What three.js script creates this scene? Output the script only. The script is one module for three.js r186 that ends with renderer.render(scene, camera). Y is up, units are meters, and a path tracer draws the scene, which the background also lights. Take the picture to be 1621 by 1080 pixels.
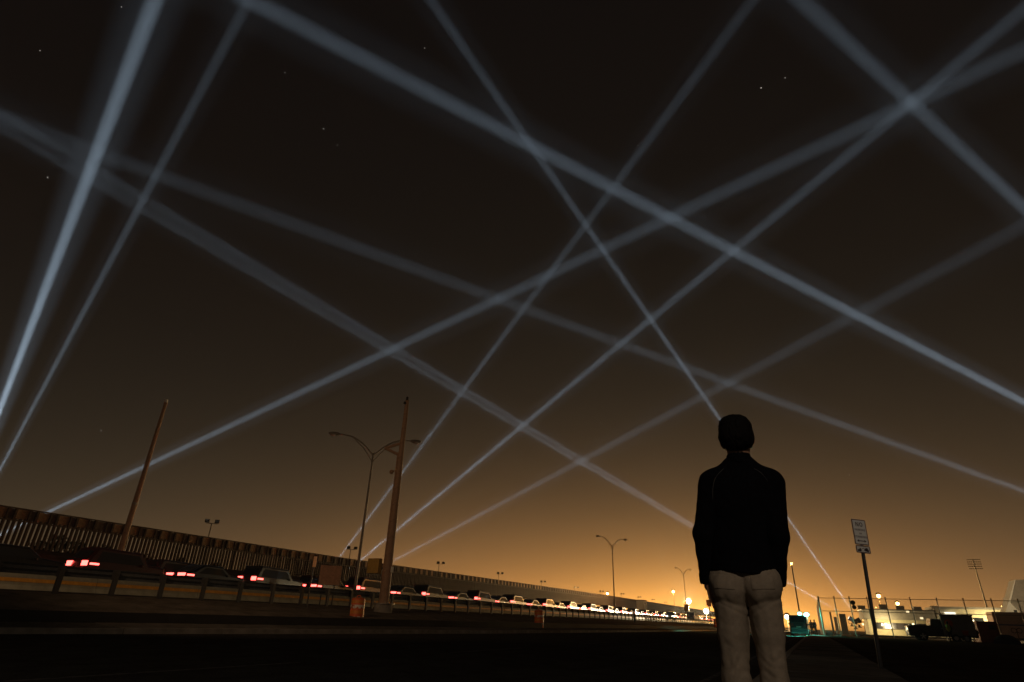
import * as THREE from 'three';
import { mergeGeometries, mergeVertices, toCreasedNormals } from 'three/addons/utils/BufferGeometryUtils.js';
import { RoundedBoxGeometry } from 'three/addons/geometries/RoundedBoxGeometry.js';

// ---------------------------------------------------------------- camera, sky, exposure, haze
const scene = new THREE.Scene();
const EYE = new THREE.Vector3(0, 0.65, 0);
const camera = new THREE.PerspectiveCamera(61.1, 1621 / 1080, 0.1, 9000);
camera.position.copy(EYE);
camera.rotation.set(0.4474, 0.45313, 0.0349, 'YXZ');
camera.updateMatrixWorld(true); camera.updateProjectionMatrix();

const renderer = new THREE.WebGLRenderer({ antialias: true });
renderer.toneMapping = THREE.LinearToneMapping;
const EXPO = 16; // a long exposure at night
renderer.toneMappingExposure = EXPO;
renderer.shadowMap.enabled = true;

const lin0 = (r, g, b) => new THREE.Color().setRGB(r, g, b);
scene.fog = new THREE.FogExp2(lin0(0.8, 0.84, 1), 2.6e-4);

{ // night sky: dark zenith, city glow low down, strongest ahead over the town
  const W = 512, H = 256, d = new Float32Array(W * H * 4);
  for (let r = 0; r < H; r++) for (let c = 0; c < W; c++) {
    const el = Math.max(0, ((r + 0.5) / H - 0.5) * Math.PI), az = ((c + 0.5) / W - 0.5) * 2 * Math.PI;
    let da = az - (-Math.PI / 2 - 0.24); while (da > Math.PI) da -= 2 * Math.PI; while (da < -Math.PI) da += 2 * Math.PI;
    const town = Math.exp(-(da * da) / (2 * 0.37 * 0.37)), wide = 0.07 + 0.93 * Math.exp(-(da * da) / (2 * 0.82 * 0.82));
    const g1 = 1.05 * Math.exp(-el / 0.068) * town, g2 = 0.185 * Math.exp(-el / 0.135) * wide, g3 = 0.016 * Math.exp(-el / 0.28) * wide, hot = 2.0 * Math.exp(-el / 0.032) * Math.exp(-((da - 0.09) ** 2) / (2 * 0.125 * 0.125)), o = (r * W + c) * 4, k = (r < H / 2 ? 0.1 : 1) / EXPO;
    d[o] = (0.0003 + 1.0 * g1 + 0.95 * g2 + 0.9 * g3 + hot) * k;
    d[o + 1] = (0.0007 + 0.36 * g1 + 0.67 * g2 + 0.84 * g3 + 0.42 * hot) * k;
    d[o + 2] = (0.0018 + 0.03 * g1 + 0.34 * g2 + 0.74 * g3 + 0.05 * hot) * k;
    d[o + 3] = 1;
  }
  const t = new THREE.DataTexture(d, W, H, THREE.RGBAFormat, THREE.FloatType);
  t.mapping = THREE.EquirectangularReflectionMapping; t.magFilter = THREE.LinearFilter; t.minFilter = THREE.LinearFilter; t.needsUpdate = true;
  scene.background = t; scene.environment = t;
}

// ---------------------------------------------------------------- helpers
let seed = 12345;
const rnd = () => { seed = (seed * 1664525 + 1013904223) >>> 0; return seed / 4294967296; };
const rr = (a, b) => a + (b - a) * rnd();
const V = (x, y, z) => new THREE.Vector3(x, y, z);
const used = {};
const numbered = (n) => { const k = used[n] = (used[n] ?? -1) + 1; return k ? n + '_' + String(k).padStart(3, '0') : n; };
const view = (px, py) => V(px / 1621 * 2 - 1, 1 - py / 1080 * 2, 0.5).unproject(camera).sub(EYE).normalize();
// the point on the sight line through a pixel of the photograph where x, y or z has a value
function at(px, py, axis, value) { const v = view(px, py); return v.multiplyScalar((value - EYE[axis]) / v[axis]).add(EYE); }

function tag(o, label, category, group, kind) {
  if (label) o.userData.label = label;
  if (category) o.userData.category = category;
  if (group) o.userData.group = group;
  if (kind) o.userData.kind = kind;
  return o;
}
function thing(name, label, category, p = [0, 0, 0], turn = 0, group) {
  const o = new THREE.Group(); o.name = numbered(name); o.position.set(...p); o.rotation.y = turn; scene.add(o);
  return tag(o, label, category, group);
}
function prep(g) { g = g.index ? g.toNonIndexed() : g; if (!g.attributes.normal) g.computeVertexNormals(); if (!g.attributes.uv || g.userData.box !== false) boxUV(g); for (const k of Object.keys(g.attributes)) if (!['position', 'normal', 'uv'].includes(k)) g.deleteAttribute(k); return g; }
function boxUV(g) {
  const p = g.attributes.position, n = g.attributes.normal, uv = new Float32Array(p.count * 2);
  for (let i = 0; i < p.count; i++) {
    const ax = Math.abs(n.getX(i)), ay = Math.abs(n.getY(i)), az = Math.abs(n.getZ(i)), x = p.getX(i), y = p.getY(i), z = p.getZ(i);
    if (ay >= ax && ay >= az) { uv[2 * i] = x; uv[2 * i + 1] = z; } else if (ax >= az) { uv[2 * i] = z; uv[2 * i + 1] = y; } else { uv[2 * i] = x; uv[2 * i + 1] = y; }
  }
  g.setAttribute('uv', new THREE.BufferAttribute(uv, 2));
}
const merge = (list) => { list = [].concat(list).map(prep); return list.length > 1 ? mergeGeometries(list) : list[0]; };
function obj(name, geos, mat, parent = scene) {
  const m = new THREE.Mesh(merge(geos), mat); m.name = parent === scene ? numbered(name) : name;
  m.castShadow = m.receiveShadow = true; parent.add(m); return m;
}
const struct = (name, geos, mat) => tag(obj(name, geos, mat), null, null, null, 'structure');
const box = (w, h, d, x = 0, y = 0, z = 0, r = 0) => (r ? new RoundedBoxGeometry(w, h, d, 2, r) : new THREE.BoxGeometry(w, h, d)).translate(x, y, z);
const cyl = (r0, r1, h, x = 0, y = 0, z = 0, n = 10) => new THREE.CylinderGeometry(r1, r0, h, n).translate(x, y + h / 2, z);
function rod(a, b, r0, r1 = r0, n = 8) {
  const d = V().subVectors(b, a), L = d.length(), g = new THREE.CylinderGeometry(r1, r0, L, n).translate(0, L / 2, 0);
  return g.applyQuaternion(new THREE.Quaternion().setFromUnitVectors(V(0, 1, 0), d.normalize())).translate(a.x, a.y, a.z);
}
const tube = (pts, r, n = 24, k = 6) => new THREE.TubeGeometry(new THREE.CatmullRomCurve3(pts), n, r, k);
const extrude = (pts, depth, bevel = 0) => new THREE.ExtrudeGeometry(new THREE.Shape(pts.map((p) => new THREE.Vector2(...p))), { depth, bevelEnabled: bevel > 0, bevelThickness: bevel, bevelSize: bevel, bevelSegments: 2 });
function copy(root, p, turn, label, group) {
  const r = root.clone(); r.name = numbered(root.name.replace(/_\d{3}$/, '')); scene.add(r);
  if (p) r.position.set(...p); if (turn !== undefined) r.rotation.y = turn;
  r.userData = { ...root.userData }; if (label) r.userData.label = label; if (group) r.userData.group = group;
  return r;
}
// value noise
const hash = (x, y, z = 0) => { let h = Math.imul(x | 0, 374761393) ^ Math.imul(y | 0, 668265263) ^ Math.imul(z | 0, 2147483647 - 97); h = Math.imul(h ^ (h >>> 13), 1274126177); return ((h ^ (h >>> 16)) >>> 0) / 4294967296; };
const sm = (t) => t * t * (3 - 2 * t);
function noise(x, y, per = 0) {
  const X = Math.floor(x), Y = Math.floor(y), u = sm(x - X), v = sm(y - Y), w = (a) => (per ? ((a % per) + per) % per : a);
  const a = hash(w(X), w(Y)), b = hash(w(X + 1), w(Y)), c = hash(w(X), w(Y + 1)), e = hash(w(X + 1), w(Y + 1));
  return (a + (b - a) * u) * (1 - v) + (c + (e - c) * u) * v;
}
function noise3(x, y, z) {
  const X = Math.floor(x), Y = Math.floor(y), Z = Math.floor(z), u = sm(x - X), v = sm(y - Y), w = sm(z - Z), h = (i, j, k) => hash(X + i, Y + j, Z + k), L = (a, b, t) => a + (b - a) * t;
  return L(L(L(h(0, 0, 0), h(1, 0, 0), u), L(h(0, 1, 0), h(1, 1, 0), u), v), L(L(h(0, 0, 1), h(1, 0, 1), u), L(h(0, 1, 1), h(1, 1, 1), u), v), w) * 2 - 1;
}
const fbm = (x, y, per, oct = 4) => { let s = 0, a = 0.5, k = 0; for (let i = 0; i < oct; i++) { s += a * noise(x, y, per); k += a; a *= 0.5; x *= 2; y *= 2; per *= 2; } return s / k; };
function texture(metres, fn, N = 256) { // fn(u, v in 0..1) -> linear [r, g, b]
  const d = new Uint8Array(N * N * 4), enc = (x) => Math.round(255 * Math.min(1, Math.max(0, x <= 0.0031308 ? 12.92 * x : 1.055 * Math.pow(x, 1 / 2.4) - 0.055)));
  for (let j = 0; j < N; j++) for (let i = 0; i < N; i++) { const c = fn(i / N, j / N), o = (j * N + i) * 4; d[o] = enc(c[0]); d[o + 1] = enc(c[1]); d[o + 2] = enc(c[2]); d[o + 3] = 255; }
  const t = new THREE.DataTexture(d, N, N); t.wrapS = t.wrapT = THREE.RepeatWrapping; t.repeat.set(1 / metres, 1 / metres); t.colorSpace = THREE.SRGBColorSpace; t.magFilter = THREE.LinearFilter; t.needsUpdate = true; return t;
}
const grain = (metres, base, amount, speck, period = 8, N = 256) => texture(metres, (u, v) => {
  const k = 1 + amount * (fbm(u * period, v * period, period, 5) - 0.5) * 2 + speck * (hash(u * N | 0, v * N | 0, 7) - 0.5) * 2;
  return base.map((b) => b * k);
}, N);
const std = (o) => new THREE.MeshStandardMaterial({ roughness: 0.8, metalness: 0, ...o });
const lin = (r, g, b) => new THREE.Color().setRGB(r, g, b);
const tex = (metres, base, amount, speck, more = {}) => { const t = grain(metres, base, amount, speck); return std({ map: t, ...more, ...(more.bumpScale ? { bumpMap: t } : {}) }); };
const glow = (r, g, b, k) => std({ color: lin(0.5, 0.5, 0.5), emissive: lin(r, g, b), emissiveIntensity: Math.min(0.49, k / EXPO), roughness: 0.4 });

const matt = (m) => { const p = new THREE.MeshPhysicalMaterial({ map: m.map, bumpMap: m.bumpMap, bumpScale: m.bumpScale, roughness: m.roughness, specularIntensity: 0 }); return p; };
const M = {
  asphalt: matt(tex(2.7, [0.05, 0.048, 0.045], 0.35, 0.5, { roughness: 0.95, bumpScale: 0.006 })),
  shadedFace: tex(1.9, [0.022, 0.021, 0.02], 0.3, 0.3, { roughness: 0.9 }),
  highway: matt(tex(3.1, [0.12, 0.112, 0.1], 0.2, 0.2, { roughness: 0.85 })),
  concrete: matt(tex(1.7, [0.27, 0.25, 0.22], 0.3, 0.18, { roughness: 0.92, bumpScale: 0.004 })),
  slab: matt(tex(2.3, [0.15, 0.14, 0.125], 0.35, 0.18, { roughness: 0.92, bumpScale: 0.004 })),
  slabB: matt(tex(1.6, [0.12, 0.113, 0.1], 0.35, 0.18, { roughness: 0.92, bumpScale: 0.004 })),
  dirt: matt(tex(4.3, [0.045, 0.037, 0.029], 0.6, 0.4, { roughness: 1, bumpScale: 0.03 })),
  embank: matt(tex(3.7, [0.15, 0.13, 0.105], 0.45, 0.3, { roughness: 1, bumpScale: 0.03 })),
  levee: matt(tex(5.3, [0.11, 0.075, 0.055], 0.5, 0.3, { roughness: 1, bumpScale: 0.05 })),
  barrier: tex(2.1, [0.3, 0.3, 0.23], 0.3, 0.12, { roughness: 0.9 }),
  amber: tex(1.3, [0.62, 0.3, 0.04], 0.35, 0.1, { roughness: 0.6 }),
  rust: tex(1.3, [0.06, 0.037, 0.026], 0.5, 0.25, { roughness: 0.85, metalness: 0.2 }),
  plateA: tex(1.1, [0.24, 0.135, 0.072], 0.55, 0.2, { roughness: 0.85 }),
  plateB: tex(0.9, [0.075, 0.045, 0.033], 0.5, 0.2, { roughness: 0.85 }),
  steel: tex(0.8, [0.16, 0.17, 0.18], 0.3, 0.1, { roughness: 0.55, metalness: 0.6 }),
  darkSteel: tex(0.7, [0.07, 0.07, 0.072], 0.3, 0.1, { roughness: 0.6, metalness: 0.4 }),
  poleBrown: tex(0.9, [0.32, 0.2, 0.125], 0.35, 0.12, { roughness: 0.75 }),
  poleGrey: tex(0.9, [0.3, 0.27, 0.23], 0.25, 0.1, { roughness: 0.6, metalness: 0.3 }),
  white: tex(1.1, [0.72, 0.7, 0.66], 0.12, 0.05, { roughness: 0.6 }),
  paint: matt(tex(0.9, [0.11, 0.105, 0.1], 0.8, 0.5, { roughness: 0.9 })),
  orange: tex(0.6, [0.62, 0.12, 0.03], 0.25, 0.08, { roughness: 0.6 }),
  sheet: tex(0.5, [0.66, 0.63, 0.58], 0.3, 0.1, { roughness: 0.5 }),
  black: std({ color: lin(0.012, 0.012, 0.013), roughness: 0.6 }),
  rubber: tex(0.3, [0.02, 0.02, 0.02], 0.3, 0.2, { roughness: 0.9 }),
  glass: std({ color: lin(0.015, 0.017, 0.02), roughness: 0.08, metalness: 0 }),
  signBrown: tex(0.7, [0.5, 0.27, 0.16], 0.25, 0.08, { roughness: 0.7 }),
  signYellow: tex(0.5, [0.42, 0.26, 0.06], 0.25, 0.08, { roughness: 0.7 }),
  leaf: std({ color: lin(0.05, 0.06, 0.03), roughness: 0.9 }),
  bark: tex(0.4, [0.09, 0.065, 0.045], 0.4, 0.2, {}),
  wallCream: tex(2.9, [0.62, 0.55, 0.38], 0.15, 0.06, { roughness: 0.9 }),
  wallGrey: tex(2.5, [0.3, 0.27, 0.24], 0.2, 0.08, { roughness: 0.9 }),
  wallPink: tex(1.9, [0.68, 0.5, 0.42], 0.12, 0.05, { roughness: 0.7 }),
  blueTrim: std({ color: lin(0.08, 0.14, 0.3), roughness: 0.6 }),
  redBox: tex(1.2, [0.22, 0.06, 0.05], 0.3, 0.1, { roughness: 0.7 }),
  vest: tex(0.2, [0.5, 0.55, 0.04], 0.2, 0.1, { roughness: 0.8 }),
  cloth: tex(0.15, [0.03, 0.03, 0.034], 0.3, 0.2, { roughness: 0.95 }),
};
M.dirt.side = M.embank.side = M.levee.side = THREE.DoubleSide;

// a sheet swept along z: profile points [x, y], an optional sideways shift per z
function ribbon(profile, zs, shift = () => 0) {
  const pos = [], idx = [], n = profile.length;
  for (const z of zs) for (const [x, y] of profile) pos.push(x + shift(z, x), y, z);
  for (let i = 0; i < zs.length - 1; i++) for (let j = 0; j < n - 1; j++) { const a = i * n + j, b = a + 1, c = a + n, e = c + 1; idx.push(a, c, b, b, c, e); }
  const g = new THREE.BufferGeometry(); g.setAttribute('position', new THREE.Float32BufferAttribute(pos, 3)); g.setIndex(idx);
  const f = g.toNonIndexed(); f.computeVertexNormals();
  if (f.attributes.normal.getY(0) + f.attributes.normal.getX(0) * 0.5 < 0) { // wind the other way
    for (let i = 0; i < f.attributes.position.count; i += 3) { const p = f.attributes.position, t = [p.getX(i), p.getY(i), p.getZ(i)]; p.setXYZ(i, p.getX(i + 1), p.getY(i + 1), p.getZ(i + 1)); p.setXYZ(i + 1, ...t); }
    f.computeVertexNormals();
  }
  return f;
}
const ZS = [70, 40, 20, 10, 0, -5, -9, -14, -20, -26, -32, -40, -50, -60, -80, -110, -150, -220, -330, -500, -800];
const lerpAt = (tab, z) => { for (let i = 0; i < tab.length - 1; i++) if (z >= tab[i + 1][0]) { const k = Math.min(1, Math.max(0, (tab[i][0] - z) / (tab[i][0] - tab[i + 1][0]))); return tab[i][1] + (tab[i + 1][1] - tab[i][1]) * k; } return tab[tab.length - 1][1]; };
const KERB = [[70, -18.8], [-9, -18.3], [-20, -16.6], [-30, -15.2], [-60, -14.2], [-150, -14]];
const kerbX = (z) => lerpAt(KERB, z);

// ---------------------------------------------------------------- setting
struct('ground', ribbon([[-1000, -1.2], [1000, -1.2]], [300, 0, -1000]), M.dirt);
struct('dirt_lot', ribbon([[1.16, -0.03], [40, -0.03], [160, -0.1], [300, -0.3]], ZS), M.dirt);
struct('road', ribbon([[0, -0.1], [1, -0.1]], ZS, (z, x) => (x ? -1.87 : kerbX(z))), M.asphalt);
struct('embankment', ribbon([[-19.9, 0.42], [-21.3, 0.7], [-22.6, 0.9], [-23.6, 0.96]], ZS, (z, x) => (x > -20.5 ? (kerbX(z) + 18.3) * 1.0 : x > -22 ? (kerbX(z) + 18.3) * 0.45 : 0)), M.embank);
struct('retaining_wall', ribbon([[-19.72, 0.15], [-19.74, 0.44], [-19.95, 0.44]], ZS, (z) => kerbX(z) + 18.3), M.shadedFace);  // face coloured extra dark to stand for the shaded strip
struct('highway_shoulder', ribbon([[-23.6, 0.96], [-24.0, 1.0], [-32.8, 1.02]], ZS), M.highway);
struct('highway', ribbon([[-32.8, 1.02], [-33.4, 1.6], [-34.2, 1.65], [-43.5, 1.67]], ZS), M.highway);
struct('levee', ribbon([[-43.5, 1.67], [-46, 1.8], [-52, 3.2], [-60, 4.4], [-70, 5.4], [-74, 5.68], [-78, 5.68], [-84, 5.0], [-98, 0.6], [-140, -0.2], [-600, -0.4]], ZS), M.levee);

{ // far kerb and the strip of pavement behind it, laid in lengths
  const k = new THREE.Group(); k.name = 'kerb'; scene.add(k); tag(k, null, null, null, 'structure');
  const k2 = new THREE.Group(); k2.name = 'pavement'; scene.add(k2); tag(k2, null, null, null, 'structure');
  for (let z = 6; z > -150; z -= 3) {
    const x0 = kerbX(z), x1 = kerbX(z - 3), g = 0.012, dy = rr(-0.006, 0.006);
    const quad = (xa, xb, y0, ya, yb) => { // prism with a sloped top
      const s = new THREE.BoxGeometry(1, 1, 1).toNonIndexed(), p = s.attributes.position;
      for (let i = 0; i < p.count; i++) { const zz = p.getZ(i) > 0 ? z - g : z - 3 + g, kx = p.getZ(i) > 0 ? x0 : x1, near = p.getX(i) > 0; p.setXYZ(i, kx + (near ? xa : xb), p.getY(i) > 0 ? (near ? ya : yb) + dy : y0, zz); }
      s.computeVertexNormals(); return s;
    };
    obj('kerb_stone', quad(0, -0.16, -0.2, 0.05, 0.055), M.concrete, k);
    obj('paving_slab', quad(-0.17, -1.44, -0.2, 0.052, 0.15), rnd() < 0.5 ? M.slab : M.slabB, k2);
  }
  const s = new THREE.Group(); s.name = 'sidewalk'; scene.add(s); tag(s, null, null, null, 'structure');
  for (let z = 3, i = 0; z > -120; z -= 1.5, i++) obj('slab', box(1.84, 0.2, 1.48, 0.215, -0.1 + rr(-0.006, 0.006), z - 0.75, 0.012).rotateZ(rr(-0.002, 0.002)), i % 3 ? M.slab : M.slabB, s);
  const n = new THREE.Group(); n.name = 'kerb_near'; scene.add(n); tag(n, null, null, null, 'structure');
  for (let z = 3; z > -120; z -= 3) obj('kerb_stone', box(0.16, 0.35, 2.98, -0.795, -0.168 + rr(-0.004, 0.004), z - 1.5, 0.02), M.concrete, n);
}
{ // worn white lines on the near road
  const g = [];
  const stripe = (a, b, w) => { const d = V().subVectors(b, a), L = d.length(), n = V(-d.z, 0, d.x).normalize().multiplyScalar(w / 2); const s = new THREE.BufferGeometry().setFromPoints([V().addVectors(a, n), V().subVectors(a, n), V().addVectors(b, n), V().subVectors(b, n)]); s.setIndex([0, 1, 2, 2, 1, 3]); const f = s.toNonIndexed(); f.computeVertexNormals(); if (f.attributes.normal.getY(0) < 0) { s.setIndex([0, 2, 1, 2, 3, 1]); const h = s.toNonIndexed(); h.computeVertexNormals(); return h; } return f; };
  for (let i = 0; i < 12; i++) { const z = -4 - i * 9; g.push(stripe(V(-7.6, -0.096, z), V(-7.6, -0.096, z - 4.2), 0.13)); }
  g.push(stripe(V(-1.6, -0.096, -2), V(-1.6, -0.096, -110), 0.1));
  tag(obj('lane_marking', g, M.paint), null, null, null, 'structure');
}

// ---------------------------------------------------------------- border fence on the levee
{
  const FX = -75, Z0 = -26, f = thing('border_fence', 'long rust-brown bollard fence with a band of steel plates along its top, on the levee', 'fence', [FX, 0, 0]);
  const yb = (z) => 5.6 + lerpAt([[0, 0], [-90, -0.15], [-240, 0.75], [-600, 1.6]], z), H = 3.95;
  const bol = prep(box(0.24, H - 0.9, 0.24, 0, (H - 0.9) / 2, 0)), pitch = 0.5;
  let i = 0; const rest = [], plates = [];
  for (let z = Z0; z > -600; z -= pitch, i++) {
    if (i < 300) { const m = new THREE.Mesh(bol, M.rust); m.name = 'bollard'; m.position.set(rr(-0.02, 0.02), yb(z), z + rr(-0.02, 0.02)); m.castShadow = true; f.add(m); }
    else rest.push(bol.clone().translate(0, yb(z), z));
  }
  tag(obj('bollard', rest, M.rust, f), null, null, null, 'stuff');
  const wide = prep(box(0.06, 1.02, 1.15, 0, 0, 0)), narrow = prep(box(0.05, 1.0, 0.5)), rib = prep(box(0.26, 1.16, 0.22));
  const rA = [], rB = [], rR = []; i = 0;
  for (let z = Z0 + 1; z > -600; z -= 2.1, i++) {
    const y = yb(z) + H - 0.5, put = (g, m, n, x, dz, arr) => { if (i < 75) { const o = new THREE.Mesh(g, m); o.name = n; o.position.set(x, y + rr(-0.012, 0.012), z + dz); o.castShadow = o.receiveShadow = true; f.add(o); } else arr.push(g.clone().translate(x, y, z + dz)); };
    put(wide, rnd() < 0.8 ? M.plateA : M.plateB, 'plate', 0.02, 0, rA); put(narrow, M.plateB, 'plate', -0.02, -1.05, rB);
    put(rib, M.rust, 'rib', 0.06, -0.69, rR); put(rib, M.rust, 'rib', 0.06, -1.41, rR);
  }
  tag(obj('plate', [...rA, ...rB], M.plateB, f), null, null, null, 'stuff'); tag(obj('rib', rR, M.rust, f), null, null, null, 'stuff');
  const rail = (dy, h, w) => { const s = []; for (let z = Z0 + 1; z > -600; z -= 12) { const a = V(0.02, yb(z) + dy, z), b = V(0.02, yb(z - 12) + dy, z - 12), L = a.distanceTo(b); const g = box(w, h, L - 0.01); g.rotateX(Math.atan2(b.y - a.y, 12)); g.translate(0.02, (a.y + b.y) / 2, z - 6); s.push(g); } return s; };
  obj('top_rail', rail(H + 0.1, 0.12, 0.34), M.rust, f); obj('lower_rail', rail(H - 1.12, 0.13, 0.32), M.rust, f);
  // booth up against the fence, far down the line
  const c = at(1016, 957, 'x', -72), b = thing('guard_booth', 'small pale booth with a flat roof rising above the far end of the border fence', 'booth', [c.x, 0, c.z]);
  const top = at(1016, 951, 'x', -72).y; obj('wall', box(3.4, top - 6.2, 6.5, 0, (top + 5.6) / 2, 0), M.wallCream, b); obj('roof', box(3.9, 0.3, 7, 0, top + 0.1, 0), M.wallGrey, b); obj('window', box(0.06, 1, 4, 1.72, top - 1.4, 0), M.glass, b); obj('leg', [box(0.3, 6, 0.3, 1.2, 3, 2.5), box(0.3, 6, 0.3, 1.2, 3, -2.5)], M.wallGrey, b);
}

// ---------------------------------------------------------------- guard rail with posts and pressed steel beams
{
  const X = -23, base = 0.93, top = 0.86, Z0 = -5, P = 1.9, f = thing('guardrail', 'steel roadside guardrail on posts along the top of the embankment', 'guardrail', [X, base, 0]);
  const post = prep(merge([box(0.1, 1.0, 0.16, 0.16, 0.32, 0), box(0.12, 0.34, 0.14, 0.06, top - 0.17, 0)]));
  const w = []; for (let k = 0; k <= 16; k++) { const t = k / 16, y = top - 0.33 + t * 0.33, x = -0.03 + 0.042 * Math.cos(t * Math.PI * 4); w.push([x, y]); }
  const prof = [...w, ...w.slice().reverse().map(([x, y]) => [x - 0.012, y])];
  const beam = prep(extrude(prof, 3.86)); beam.translate(0, 0, -3.86);
  for (let i = 0; i < 70; i++) { const m = new THREE.Mesh(post, M.darkSteel); m.name = 'post'; m.position.set(0, rr(-0.02, 0.01), Z0 - i * P); m.rotation.z = rr(-0.012, 0.012); f.add(m); }
  for (let i = 0; i < 35; i++) { const m = new THREE.Mesh(beam, M.steel); m.name = 'rail_panel'; m.position.set(i % 2 ? 0.004 : 0, rr(-0.006, 0.006), Z0 + 0.4 - i * 2 * P); f.add(m); }
  const far = []; for (let i = 70; i < 260; i++) far.push(post.clone().translate(0, 0, Z0 - i * P));
  tag(obj('post', far, M.darkSteel, f), null, null, null, 'stuff'); tag(obj('rail_panel', extrude(prof, 190 * P + 1).translate(0, 0, Z0 + 0.4 - 260 * P), M.steel, f), null, null, null, 'stuff');
}
{ // concrete median barrier with the amber light streak painted on as a band, in cast lengths
  const f = thing('concrete_barrier', 'low concrete median barrier with an amber light streak painted along it, beyond the guardrail', 'barrier', [-33, 1.02, 0]);
  const prof = [[0.3, 0], [0.3, 0.08], [0.17, 0.3], [0.09, 0.86], [-0.09, 0.86], [-0.17, 0.3], [-0.3, 0.08], [-0.3, 0]];
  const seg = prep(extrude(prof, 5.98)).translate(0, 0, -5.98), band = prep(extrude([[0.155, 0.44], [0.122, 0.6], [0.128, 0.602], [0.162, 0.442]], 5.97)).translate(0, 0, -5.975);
  for (let i = 0; i < 70; i++) { const m = new THREE.Mesh(seg, M.barrier); m.name = 'barrier_section'; m.position.set(rr(-0.01, 0.01), 0, -2 - i * 6); f.add(m); const b = new THREE.Mesh(band, M.amber); b.name = 'light_streak_band'; m.add(b); }
}

// ---------------------------------------------------------------- poles and lamps on the far side
function boltBase(r) { return [cyl(r * 1.9, r * 1.9, 0.05, 0, 0, 0, 12), ...[0, 1, 2, 3].map((k) => cyl(0.025, 0.025, 0.12, Math.cos(k * 1.57 + 0.78) * r * 1.5, 0.04, Math.sin(k * 1.57 + 0.78) * r * 1.5, 6))]; }
{
  const b = at(185, 893, 'x', -50), t = at(262, 636, 'x', -50), h = t.y - b.y + 0.4, p = thing('utility_pole', 'tall bare brown pole standing on the levee slope before the border fence', 'pole', [-50, b.y - 0.4, (b.z + t.z) / 2]);
  obj('pole', cyl(0.25, 0.14, h, 0, 0, 0, 14), M.poleBrown, p);
  obj('cap', [cyl(0.14, 0.12, 0.28, 0.12, h - 0.1, 0.1, 10)], M.white, p);
  obj('band', [cyl(0.24, 0.24, 0.12, 0, h * 0.36, 0, 14), box(0.16, 0.2, 0.16, 0.24, h * 0.36, 0.1)], M.poleGrey, p);
  obj('equipment_box', box(0.2, 0.8, 0.24, 0.2, h * 0.8, 0.1, 0.03), M.poleBrown, p);
}
{
  const b = at(607, 966, 'x', -20.5), t = at(644, 633, 'x', -20.5), h = t.y - b.y, z = (b.z + t.z) / 2, p = thing('camera_pole', 'thick brown steel pole with a triangular bracket, on a concrete footing by the guardrail', 'pole', [-20.5, b.y, z]);
  obj('pole', cyl(0.27, 0.115, h, 0, 0, 0, 16), M.poleBrown, p);
  obj('footing', cyl(0.5, 0.47, 0.7, 0, -0.42, 0, 16), M.concrete, p); obj('base_plate', boltBase(0.3).map((g) => g.translate(0, 0.28, 0)), M.poleGrey, p);
  obj('top_fitting', [cyl(0.075, 0.075, 0.22, 0.02, h - 0.05, 0.05, 10), box(0.1, 0.14, 0.22, -0.02, h - 0.25, 0.14)], M.black, p);
  const u = view(644, 633).setY(0).normalize(), side = V(-u.z, 0, u.x).multiplyScalar(-1); // towards the left of the photograph
  const yA = h * 0.74, A = (y, s) => V(side.x * s, y, side.z * s);
  obj('bracket', [rod(A(yA + 0.3, 0.1), A(yA - 0.05, 0.95), 0.09), rod(A(yA - 0.4, 0.1), A(yA - 0.05, 0.95), 0.09), rod(A(yA - 0.05, 0.88), A(yA - 0.05, 1.0), 0.1)], M.poleBrown, p);
  obj('camera_housing', [rod(A(h * 0.625, 0.1), A(h * 0.625, 0.4), 0.04), new THREE.SphereGeometry(0.13, 12, 8).translate(...A(h * 0.62, 0.42).toArray())], M.poleBrown, p);
  obj('conduit', rod(A(0.3, 0.24), A(h * 0.72, 0.19), 0.035), M.poleBrown, p);
  const cb = obj('cabinet', box(0.75, 0.75, 0.3, side.x * 0.72, 2.15, side.z * 0.72, 0.02), M.signYellow, p); obj('cabinet_arm', rod(A(2.15, 0.1), A(2.15, 0.5), 0.05), M.poleBrown, p);
  obj('junction_box', box(0.14, 0.3, 0.2, -side.x * 0.27, 2.0, -side.z * 0.27 + 0.1, 0.02), M.white, p);
}
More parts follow.
